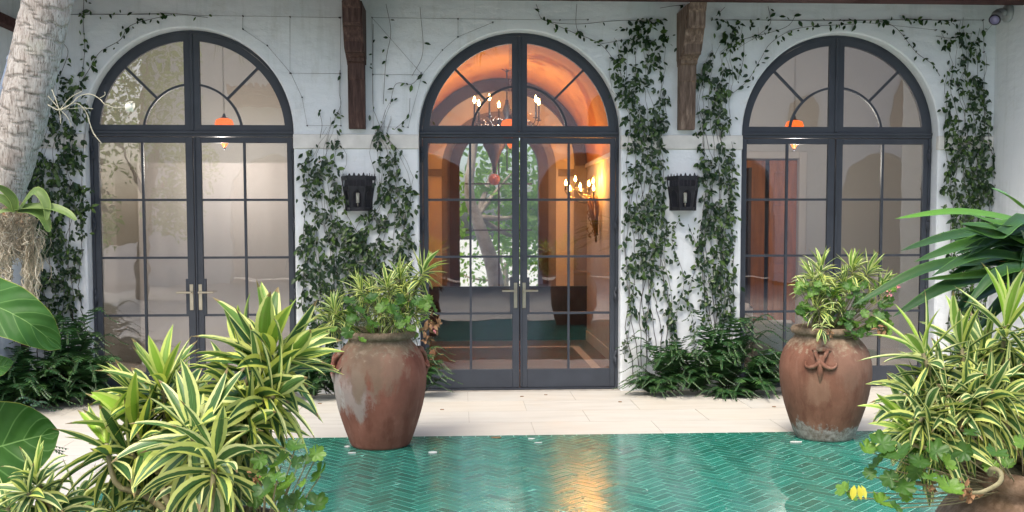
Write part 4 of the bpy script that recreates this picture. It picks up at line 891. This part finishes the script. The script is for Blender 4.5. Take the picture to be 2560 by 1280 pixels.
dracaena('striped plant growing in the right jar beside geranium leaves', J2, [
    (2052, 668, -2.40, (-.1, 1), 34, .185, .030, .5, 1.), (2130, 665, -2.40, (0, 1), 32, .18, .032, .6, .8), (2175, 675, -2.42, (.5, 1), 32, .18, .030, .5, .9), (2205, 710, -2.42, (.7, .7), 26, .16, .026, .3, 1.1), (2015, 720, -2.5, (-.7, .7), 28, .165, .026, .2, 1.2), (2058, 718, -2.5, (-.4, .8), 38, .17, .026, .2, 1.4), (2110, 700, -2.45, (.1, .8), 32, .16, .026, .2, 1.2), (2030, 690, -2.45, (-.6, .8), 28, .17, .026, .3, 1.2),
    (2040, 765, -2.58, (-.3, .5), 30, .16, .022, .1, 1.6), (2080, 740, -2.55, (0, .5), 28, .15, .024, .1, 1.4), (2055, 810, -2.72, (0, .3), 14, .13, .022, .1, 2.)], 'song_leaf_pale', .80, 7, 1., .007)

# ------------------------------------------------------------------ geraniums
def gleaf(b, p, nrm, size, r, mi=0):
    nrm = V(nrm).normalized(); e1 = nrm.orthogonal().normalized(); a0 = r.uniform(0, TAU); e1 = Matrix.Rotation(a0, 3, nrm) @ e1; e2 = nrm.cross(e1); n = 57; lobes = 7
    vs = [p]; gap = r.uniform(.1, .5); cup = r.uniform(-.05, .30); fold = r.uniform(-.15, .25); ra = r.uniform(0, 6); wv = r.uniform(.05, .14)
    for ring, q_ in ((1, .5), (2, .82), (3, 1.)):
        for k in range(n):
            a = gap/2+(TAU-gap)*k/(n-1); ph = lobes*a/2; lb = abs(math.cos(ph)); tooth = (k % 2)*.07
            rad = size*q_*((1-.26*(1-lb)**1.5-tooth) if ring == 3 else (1-.08*(1-lb)))*(1+.10*math.sin(a+ra))
            h = size*(cup*q_*q_+.07*q_*math.cos(2*ph)+wv*q_*q_*math.sin(3*a+ra)+fold*q_*abs(math.sin(a/1.0+a0)))
            vs.append(p+e1*(math.cos(a)*rad)+e2*(math.sin(a)*rad)+nrm*h)
    fs = [(0, 1+k, 2+k) for k in range(n-1)]+[(1+m*n+k, 1+(m+1)*n+k, 2+(m+1)*n+k, 2+m*n+k) for m in (0, 1) for k in range(n-1)]
    b.add(vs, fs, mi=mi)
def geranium(lab, base, leaves, seed, dead=(), flowers=(), yellow=()):
    r = random.Random(seed); t = thing('geranium_plant', lab, 'potted plant', base, 'geraniums in jars'); b = MB(); st = MB(); base = V(base)
    for px, py, Y, rad in leaves:
        p = at(px, py, Y); s_ = rad/(FPX/(Y+10.03)); nrm = V((r.gauss(0, .6), -.7+r.gauss(0, .45), .75+r.gauss(0, .4))); gleaf(b, p, nrm, s_*.86*r.uniform(.75, 1.1), r)
        q_ = base.lerp(p, .55)+V((0, 0, -.03)); st.tube(spline([base.lerp(p, .15)+V((0, 0, -.02)), q_, p-V((0, -.01, .01))], 6), .0022, 4, cap=False)
    b.build('foliage', 'geranium_leaf', t); st.build('stem', 'cane', t)
    if yellow:
        b = MB(); [vleaf(b, at(x+dx, y-s_*1.1, Y-.004*abs(dx)), V((dx*.03, -.2, -1)), s_*2.2/(FPX/(Y+10.03)), V((dx*.05, -1, .2)), r) for x, y, Y, s_ in yellow for dx in (-7, 3, 10)]; b.build('yellow_leaf', 'yellow_leaf', t)
    if dead:
        b = MB()
        for x, y, Y, s_ in dead:
            c_ = at(x, y, Y); k = s_/(FPX/(Y+10.03))
            for _ in range(16): vleaf(b, c_+V((r.uniform(-1, 1), r.uniform(-.5, .5), r.uniform(-1, 1)))*k*.7, V((r.gauss(0, 1), r.gauss(0, 1), r.gauss(-.5, 1))), k*1.0, V((r.gauss(0, 1), -1, r.gauss(0, 1))), r)
        b.build('dry_foliage', 'dead_leaf', t)
    if flowers:
        b = MB()
        for x, y, Y in flowers:
            c_ = at(x, y, Y)
            for _ in range(9): vleaf(b, c_+V((r.gauss(0, .012), r.gauss(0, .01), r.gauss(0, .012))), V((r.gauss(0, 1), -.3, r.gauss(0, 1))), .018, V((0, -1, .2)), r)
        b.build('flower', 'petal_pink', t)
    return t
rg = random.Random(9)
def scat(n, x0, x1, y0, y1, Y, r0, r1): return [(rg.uniform(x0, x1), rg.uniform(y0, y1), Y+rg.uniform(-.08, .08), rg.uniform(r0, r1)) for _ in range(n)]
geranium('scalloped geranium leaves spilling over the front of left jar', (J1[0], J1[1]-.1, .8), [(920, 800, -2.82, 26), (955, 770, -2.80, 26), (900, 775, -2.8, 22), (930, 745, -2.72, 22), (985, 775, -2.8, 24), (870, 830, -2.84, 20), (905, 852, -2.86, 18), (1020, 800, -2.8, 18), (1000, 812, -2.82, 18), (1060, 800, -2.75, 20), (1085, 770, -2.68, 18), (880, 800, -2.8, 22), (950, 810, -2.84, 20), (835, 825, -2.75, 16)]+scat(30, 870, 1095, 745, 825, -2.66, 13, 20), 1,
     dead=[(1072, 820, -2.78, 20), (1085, 800, -2.78, 16), (1068, 848, -2.8, 14)], flowers=[(1086, 822, -2.8)])
geranium('geranium bush with small leaves on the right side of right jar', (J2[0], J2[1]-.05, .8), [(2010, 790, -2.62, 18), (2030, 775, -2.62, 16), (2120, 815, -2.68, 18), (2140, 838, -2.70, 15), (2000, 775, -2.6, 16)]+scat(95, 1995, 2235, 705, 815, -2.55, 11, 19)+scat(40, 2110, 2225, 780, 850, -2.6, 11, 18), 2,
     dead=[(2072, 832, -2.74, 10), (2205, 820, -2.7, 18)], flowers=[(2240, 716, -2.6), (2252, 706, -2.6), (2225, 735, -2.65)])
geranium('bright green geranium reaching over the green tiles at lower left', (J4[0]+.15, J4[1], .8), [(735, 1118, -7.45, 34), (790, 1135, -7.45, 30), (765, 1150, -7.45, 24), (800, 1182, -7.45, 38), (742, 1158, -7.5, 24), (700, 1160, -7.5, 36), (668, 1185, -7.5, 36), (720, 1205, -7.5, 34), (690, 1235, -7.5, 40), (790, 1262, -7.45, 38), (745, 1250, -7.5, 28), (640, 1245, -7.45, 40), (650, 1150, -7.5, 30), (560, 1260, -7.5, 40), (375, 1120, -7.42, 42), (455, 1118, -7.42, 34), (715, 1262, -7.5, 34), (610, 1205, -7.4, 30), (760, 1210, -7.5, 22), (690, 1195, -7.55, 30), (660, 1225, -7.6, 34), (215, 1260, -7.1, 26), (205, 1230, -7.0, 22)], 3, dead=[(640, 1195, -7.5, 18), (480, 1110, -7.42, 8)])
gt = geranium('geranium trailing left from the jar at bottom right', (J3[0]-.1, J3[1], .8), [(2205, 1110, -7.05, 56), (2165, 1120, -7.05, 40), (2245, 1135, -7.1, 50), (2195, 1160, -7.05, 30), (2225, 1195, -7.1, 38), (2175, 1185, -7.05, 26), (2110, 1222, -7.1, 28), (2125, 1240, -7.08, 24), (2205, 1255, -7.1, 44), (2255, 1215, -7.1, 38), (2300, 1155, -7.1, 46), (2340, 1130, -7.1, 36), (2330, 1195, -7.15, 42), (2375, 1220, -7.2, 42), (2365, 1160, -7.15, 34), (2410, 1130, -7.15, 34), (2490, 1130, -7.2, 36), (2430, 1080, -7.1, 28), (2560, 1110, -7.2, 34), (2290, 1180, -7.05, 34), (2240, 1265, -7.15, 34), (2480, 1165, -7.1, 30), (2310, 1120, -7.0, 30), (2520, 1160, -7.15, 28), (2270, 1240, -7.1, 26)]+scat(10, 2280, 2560, 1110, 1180, -6.95, 20, 32), 4,
     dead=[(2420, 1232, -7.2, 26), (2330, 1215, -7.15, 16)], yellow=[(2143, 1232, -7.12, 18)])
b = MB(); P = spline([at(2510, 1200, -7.12), at(2500, 1180, -7.2), at(2478, 1172, -7.22), at(2490, 1172, -7.24)], 8)
P = spline([at(2475, 1185, -7.15), at(2480, 1172, -7.2), at(2500, 1180, -7.22), at(2500, 1205, -7.24), at(2460, 1228, -7.25), at(2430, 1232, -7.24)], 18)
b.tube(P, [.009-.0002*i for i in range(19)], 7); b.build('bare_stem', 'cane', gt)

# ------------------------------------------------------------------ large leaved plant at the left edge
t = thing('elephant_ear_plant', 'plant with very large green leaves at the left edge', 'plant', at(-150, 1400, -7.0))
def big_leaf(ctrl, wd, tone, wave=.05, nrm=(0, -1, .35), ph=0., Y=-7.1):
    P = spline([at(x, y, Y+dy) for x, y, dy in ctrl], 16); n = len(P); k = FPX/(Y+10.03)
    ws = [wd/k*max(.02, (math.sin(PI*(.12+.88*(i/(n-1)))))**.65) for i in range(n)]
    b = MB(); b.ribbon(P, ws, nrm, fold=.18, tone=tone, cross=10, wave=wave, ph=ph); return b
b = big_leaf([(-190, 700, .1), (-60, 745, 0), (60, 800, -.05), (152, 872, .02)], 135, .35, .05, (.1, -1, .5)); b.build('leaf', 'ear_leaf', t)
b = big_leaf([(-230, 1220, .1), (-100, 1150, 0), (40, 1105, -.05), (148, 1080, .0)], 235, 0., .03, (0, -1, .3), 1., -7.0); b.build('leaf', 'ear_leaf', t)
b = big_leaf([(-160, 960, .1), (-60, 935, 0), (0, 918, 0), (34, 905, 0)], 70, .1, .03, (0, -1, .5), 2.); b.build('leaf', 'ear_leaf', t)
b = big_leaf([(-140, 1210, .1), (-60, 1250, 0), (0, 1290, 0), (30, 1330, 0)], 110, .3, .03, (0, -1, .5), 2.); b.build('leaf', 'ear_leaf', t)
b = MB(); g0 = at(-150, 1400, -7.0)
for x, y in ((-190, 700), (-230, 1200), (-160, 960), (-140, 1210)): b.tube(spline([g0, g0.lerp(at(x, y, -7.), .5)+V((-.05, 0, 0)), at(x, y, -7.)], 8), .012, 6)
b.build('petiole', 'cane', t)

# ------------------------------------------------------------------ long strap leaves at the right edge
t = thing('strap_leaf_plant', 'dark green plant with long arching leaves entering from the right', 'plant', at(2700, 1000, -5.6))
SL = [([(2640, 600), (2560, 560), (2400, 532), (2236, 547)], 34, .9), ([(2660, 640), (2540, 575), (2380, 590), (2252, 627)], 32, .1), ([(2640, 560), (2560, 522), (2520, 492), (2478, 470)], 34, 1.), ([(2680, 700), (2560, 590), (2420, 610), (2285, 655)], 36, .2),
      ([(2680, 600), (2600, 560), (2500, 560), (2420, 535)], 30, .6), ([(2680, 680), (2520, 660), (2330, 668), (2130, 765)], 38, .15), ([(2700, 740), (2520, 690), (2370, 715), (2232, 792)], 40, .05), ([(2700, 700), (2560, 650), (2440, 640), (2330, 690)], 36, .1), ([(2700, 640), (2580, 620), (2480, 640), (2380, 720)], 36, .05),
      ([(2700, 760), (2560, 700), (2440, 740), (2370, 800)], 38, .0), ([(2700, 690), (2560, 640), (2470, 600), (2390, 600)], 32, .0), ([(2700, 800), (2560, 720), (2500, 760), (2440, 830)], 38, .0), ([(2700, 650), (2600, 580), (2500, 590), (2420, 640)], 34, .0), ([(2700, 720), (2600, 660), (2540, 660), (2480, 690)], 38, .1), ([(2720, 700), (2600, 640), (2500, 680), (2300, 700)], 32, .3), ([(2690, 640), (2560, 610), (2480, 570), (2400, 560)], 30, .3)]
rs = random.Random(4)
for _ in range(26):
    ex, ey = rs.uniform(2360, 2560), rs.uniform(560, 770); SL.append(([(2700, rs.uniform(620, 760)), (2600+rs.uniform(-30, 30), (ey+640)/2-rs.uniform(10, 50)), ((ex+2580)/2, (ey+620)/2-rs.uniform(0, 30)), (ex, ey)], rs.uniform(24, 34), rs.uniform(0, .25)))
for k, (ctrl, wd, tone) in enumerate(SL):
    Y = -5.6+rs.uniform(-.25, .25); P = spline([at(x, y, Y+dy) for (x, y), dy in zip(ctrl, (.15, 0, -.12, -.2))], 14); n = len(P); kk = FPX/(Y+10.03)
    ws = [wd/kk*(math.sin(PI*(.10+.88*i/(n-1))))**.75 if i < n-1 else .001 for i in range(n)]
    b = MB(); b.ribbon(P, ws, (rs.gauss(0, .15), -.7, .8), fold=.35, tone=tone, cross=4); b.build('leaf', 'strap_leaf', t)
b = MB(); g0 = at(2700, 1000, -5.6)
for k in range(3): b.tube(spline([V((g0.x+.05*k, g0.y, 0)), V((g0.x+.03*k, g0.y, g0.z)), at(2660, 640+30*k, -5.5)], 10), .018, 7)
b.build('stem', 'cane', t)
b = MB()
for k in range(4): b.tube(spline([at(2620, 650+k*22, -5.5), at(2520, 655+k*18, -5.6), at(2440+k*20, 640+k*22, -5.65)], 8), [.004-.0003*i for i in range(9)], 4)
b.build('dry_stalk', 'dead_leaf', t)

# ------------------------------------------------------------------ palm trunk, pipe, orchid and moss
tp = [(148, -170), (119, 0), (97, 100), (76, 200), (54, 300), (22, 410), (-9, 500), (-70, 720), (-150, 1000), (-190, 1300), (-215, 1700)]
t = thing('palm_tree', 'grey ringed palm trunk leaning across the top left', 'tree', at(-215, 1700, -5.5))
P = spline([at(x, y, -5.5) for x, y in tp], 420); n = 40; vs = []; rp = random.Random(2)
top = spline([P[0]+V((.18, .05, 1.6)), P[0]+V((.08, .02, .8)), P[0]], 40)[:-1]; P = top+P
b = MB(); k = len(P); ring = 0.; acc = 0.; tn = []
for i, p in enumerate(P):
    tt = (P[min(i+1, k-1)]-P[max(i-1, 0)]).normalized(); e1 = tt.cross(V((0, 1, 0))).normalized(); e2 = tt.cross(e1)
    acc += (p-P[max(i-1, 0)]).length
    for j in range(n):
        th = TAU*j/n; s_ = (acc/.078+.45*math.sin(th+acc*2)+.9*noise.noise(V((acc*5, 1.5*math.cos(th), 1.5*math.sin(th))))) % 1.
        rr = .0975+.0028*s_+.0035*noise.noise(V((acc*14, 3*math.cos(th), 3*math.sin(th))))-.004*(s_ < .1); vs.append(p+(e1*math.cos(th)+e2*math.sin(th))*rr); tn.append(s_)
b.add(vs, [(i*n+j, i*n+(j+1) % n, (i+1)*n+(j+1) % n, (i+1)*n+j) for i in range(k-1) for j in range(n)]); b.tone = tn; b.build('trunk', 'palm_bark', t)
b = MB(); crp = P[0]
for q_ in range(16):
    a = TAU*q_/16; d = V((math.cos(a), math.sin(a), .75)).normalized(); pp = [crp]; 
    for s_ in range(12): d = (d+V((0, 0, -.12))).normalized(); pp.append(pp[-1]+d*.19)
    b.tube(pp, .014, 4, cap=False)
    for s_ in range(1, 12):
        for m_ in range(3):
            c_ = pp[s_].lerp(pp[min(s_+1, 12)], m_/3); side = d.cross(V((0, 0, 1))).normalized()
            for sg in (-1, 1): e = (side*sg+d*.5+V((0, 0, -.35))).normalized(); wv = d*.018; b.add([c_-wv, c_+wv, c_+e*.45], [(0, 1, 2)])
b.build('crown', 'fern_leaf', t, smooth=False)
t = thing('drain_pipe', 'slim blue grey pipe running up behind the palm trunk', 'pipe', at(-30, 420, -4.9))
P = [at(66, 0, -4.9), at(54, 45, -4.9), at(28, 148, -4.9), at(12, 205, -4.9), at(-6, 280, -4.9), at(-40, 420, -4.9), at(-120, 900, -4.9)]
b = MB(); b.tube(P, .017, 10); b.build('pipe', 'grey_pipe', t); b = MB(); q_ = (P[1]-P[2]).normalized(); b.tube([P[2]-q_*.012, P[2]+q_*.012], .022, 10); b.build('joint_collar', 'grey_pipe', t)
# moss clump
t = thing('hanging_moss', 'tangled clump of pale hanging moss and roots on the palm trunk', 'moss', at(45, 560, -5.68))
r = random.Random(12); b = MB()
for k in range(420):
    x = r.choice((r.gauss(14, 14), r.gauss(74, 13), r.gauss(40, 26))); y = r.uniform(515, 640) if 28 < x < 58 else r.uniform(515, 680); Lk = r.uniform(40, 120)*(1.2 if x > 50 else .8)
    if x > 40 and y+Lk > 760: Lk = 760-y
    if x < 30: Lk = min(Lk, 715-y)
    if 28 < x < 58: Lk = min(Lk, 645-y+r.uniform(-20, 20))
    if Lk < 12: continue
    Y = -5.66+r.uniform(-.07, .05); ph = r.uniform(0, 6); am = r.uniform(3, 8); fq = r.uniform(.9, 2.2); P = [at(x+am*math.sin(ph+j*fq)+r.uniform(-3, 3), y+Lk*j/9, Y+.008*math.cos(ph+j)) for j in range(10)]
    sd = V((1, 0, .2)).normalized()*.0017; vs = [p-sd for p in P]+[p+sd for p in P]; b.add(vs, [(j, j+1, 11+j, 10+j) for j in range(9)])
for k in range(60):
    x, y = r.uniform(-10, 100), r.uniform(515, 640); P = spline([at(x+r.gauss(0, 16), y+r.gauss(0, 14), -5.72+r.uniform(-.04, .04)) for _ in range(4)], 12); b.tube(P, .0017, 3, cap=False)
b.build('strands', 'moss_strand', t)
b = MB(); 
for k in range(26): b.ball(at(r.gauss(30, 24), r.uniform(515, 575), -5.56), .02*r.uniform(.6, 1.2), 6, 5)
b.build('root_mat', 'dead_leaf', t)
# orchid
t = thing('orchid_plant', 'orchid with long green leaves tied to the palm trunk', 'orchid', at(42, 530, -5.72))
for ctrl, wd, tone in (([(38, 524), (70, 519), (125, 520), (165, 533), (190, 551)], 27, .6), ([(40, 528), (38, 500), (20, 478), (-8, 462)], 26, 0.), ([(50, 526), (84, 482), (104, 486), (118, 515), (117, 550)], 24, .3), ([(44, 530), (80, 530), (108, 545), (122, 580)], 30, .1), ([(36, 530), (15, 505), (-6, 495), (-25, 492)], 24, .2), ([(38, 530), (20, 528), (0, 532), (-20, 545)], 16, .8)):
    P = spline([at(x, y, -5.76-.01*i) for i, (x, y) in enumerate(ctrl)], 14); ws = [wd/600*(math.sin(PI*(.08+.90*i/14)))**.5 for i in range(15)]; b = MB(); b.ribbon(P, ws, (0, -.6, .9), fold=.4, tone=tone, cross=4); b.build('leaf', 'orchid_leaf', t)
b = MB(); Y = -5.6
for pts, ra in (([(120, 262), (148, 275), (175, 262), (200, 240), (228, 236), (250, 248), (262, 260), (290, 270), (315, 268)], .0035), ([(130, 225), (140, 250), (150, 285), (152, 310)], .003), ([(150, 274), (190, 258), (215, 280), (225, 310), (235, 335), (255, 360)], .0038), ([(150, 274), (200, 270), (233, 272)], .0024), ([(150, 274), (170, 295), (178, 318)], .0024),
                ([(150, 274), (175, 245), (205, 228)], .0024), ([(120, 240), (150, 274)], .0028), ([(250, 245), (262, 238), (262, 230)], .0024), ([(278, 262), (290, 250), (290, 244)], .0024), ([(296, 268), (298, 276), (296, 275)], .002)):
    P = spline([at(x, y, Y-.02*math.sin(x*.05)) for x, y in pts], len(pts)*4); b.tube(P, [ra*.6*(1+.35*(i % 4 == 0)) for i in range(len(P))], 5)
b.build('flower_stem', 'root_grey', t)
b = MB(); c_ = at(323, 268, Y-.02)
for k in range(6):
    a = TAU*k/6; d = V((math.cos(a)*.55, -.3, math.sin(a)*.8))*1.4; P = [c_+V((-.015, 0, 0)), c_+d*.014+V((-.002, 0, 0)), c_+d*.019+V((.004, 0, .002)), c_+d*.006+V((.018, -.004, .018))]; b.ribbon(spline(P, 6), [.004, .012, .017, .018, .016, .011, .003], d, fold=-.3, cross=4)
b.ball(c_, .019, 10, 8); b.build('flower', 'petal_white', t)

# ------------------------------------------------------------------ garden beyond the hall, and what the glass mirrors
def tree(name, lab, pts, r0, blobs, seed, leaf=.10, n=900, mat='tree_leaf', grp=None):
    r = random.Random(seed); t = thing(name, lab, 'tree', pts[0], grp); b = MB(); P = spline(pts, 16); b.tube(P, [r0*(1-.6*i/16) for i in range(17)], 10)
    for c_, rad in blobs: b.tube(spline([P[9], P[9].lerp(V(c_), .6)+V((r.uniform(-.2, .2), 0, -.1)), V(c_)], 8), [r0*.4*(1-.8*i/8) for i in range(9)], 6)
    b.build('trunk', 'tree_bark', t); b = MB()
    for _ in range(n):
        c_, rad = r.choice(blobs); d = V((r.gauss(0, 1), r.gauss(0, 1), r.gauss(0, 1))).normalized()*rad*r.random()**.45
        vleaf(b, V(c_)+d, V((r.gauss(0, 1), r.gauss(0, 1), r.gauss(-.4, .8))), leaf*r.uniform(.7, 1.4), V((r.gauss(0, 1), r.gauss(-.5, 1), r.gauss(.6, 1))), r)
    b.build('crown', mat, t)
gx = -.45
tree('garden_tree', 'leaning pale trunked tree seen through the middle door', [(.12, 7.2, 0), (-.02, 7.1, .9), (-.25, 7.0, 1.6), (-.42, 7.0, 2.2), (-.3, 7.0, 3.2)], .15, [((.4, 7.6, 2.6), .8), ((-.2, 7.8, 2.0), .7), ((.7, 7.4, 1.9), .6), ((.1, 8.0, 3.2), 1.0), ((.6, 8.2, 1.4), .6)], 3, .15, 1500)
tree('garden_tree', 'bushy shrubs low in the garden seen through the middle door', [(.3, 9.4, 0), (.3, 9.4, .5), (.3, 9.4, .9)], .08, [((.2, 9.4, .8), .6), ((.9, 9.6, .9), .7), ((-.7, 9.5, .8), .6), ((.4, 9.8, 1.5), .6)], 4, .10, 900)
b = MB(); b.box(-3, 3.5, 12, 12.2, 0, 1.3); tag(b.build('garden_wall', 'white_paint', loc=(0, 12, 0), smooth=False), 'low white garden wall far beyond the middle door', 'wall')
b = MB(); b.box(-3, 3.5, 4.6, 12, -.02, -.01); tag(b.build('garden_ground', 'travertine', loc=(0, 8, 0), smooth=False), kind='structure')
# opposite wing, behind the viewer, mirrored in the glass
op = thing('opposite_wing', 'tall white wing with arched openings and a tiled eave mirrored in the door glass', 'building', (2, -18, 0))
b = MB(); x = -9.; OH = 8.6
for cx in (-5.6, -1.4, 2.8, 7.0, 11.2):
    r_ = 1.15; b.add([(x, -18, 0), (cx-r_, -18, 0), (cx-r_, -18, 2.4), (cx-r_, -18, OH), (x, -18, OH)], [(0, 1, 2, 3, 4)])
    pr = [(cx-r_*math.cos(PI*i/24), 2.4+r_*math.sin(PI*i/24)) for i in range(25)]; b.strip([(p_[0], -18, p_[1]) for p_ in pr], [(p_[0], -18, OH) for p_ in pr]); pf = [(cx-r_, 0)]+pr+[(cx+r_, 0)]
    b.strip([(p_[0], -18, p_[1]) for p_ in pf], [(p_[0], -18.4, p_[1]) for p_ in pf]); x = cx+r_
b.add([(x, -18, 0), (16, -18, 0), (16, -18, OH), (x, -18, OH)], [(0, 1, 2, 3)]); b.build('wall', 'white_paint', op, smooth=False)
b = MB(); b.box(-9, 16, -21, -20.9, 0, OH); b.build('back_wall', 'taupe_plaster', op, smooth=False)
for cx, r_, zs in ((8.95, .42, 4.75), (12.6, 1.2, 4.7), (3.4, .42, 4.75)):        # shuttered upper windows
    b = MB(); A = [(cx+r_, 3.9)]+arc(cx, zs, r_, 0, PI, 16)+[(cx-r_, 3.9)]; b.prism(A, 'xz', -17.99, -17.94); b.build('shutter', 'brown_shutter', op, smooth=False)
b = MB(); b.box(-9.3, 16.3, -21, -17.2, OH+.02, OH+.12); b.build('roof', 'roof_tile', op, smooth=False)
b = MB(); b.box(-6.6, -5.0, -17.98, -17.0, 5.05, 5.15); b.box(-6.6, -5.0, -17.98, -17.3, 4.8, 5.04)
for k in range(9): xx = -6.5+k*.18; b.prism(arc(xx, 5.16, .085, 0, PI, 6), 'xz', -17.97, -16.9)
b.build('tiled_eave', 'roof_tile', op, smooth=False)
tree('courtyard_tree', 'leafy tree behind the viewer mirrored in the left door', [(-7.6, -13, 0), (-7.5, -13, 2), (-7.2, -13, 3.5)], .16, [((-7.4, -13, 4.4), 1.2), ((-6.7, -13.3, 3.0), .8), ((-8.2, -12.6, 3.8), 1.3), ((-7.2, -12.6, 5.4), 1.2), ((-6.9, -13, 2.0), .7)], 7, .11, 4200)
tree('courtyard_tree', 'broad dark tree behind the viewer mirrored left in the left door', [(-9.6, -12, 0), (-9.4, -12, 2), (-9.3, -12, 3.5)], .18, [((-9.3, -12, 3.6), 1.5), ((-8.6, -12, 1.8), .9), ((-9.8, -12.4, 5.2), 1.4), ((-7.9, -12.4, 6.2), 1.1)], 17, .12, 4200)
tree('courtyard_tree', 'second leafy tree behind the viewer mirrored in the middle door', [(-2.4, -15.5, 0), (-2.3, -15.5, 2), (-2.6, -15.5, 3.5)], .14, [((-2.4, -15.5, 4.2), 1.2), ((-3.2, -15.3, 3.4), .9)], 8, .14, 900)
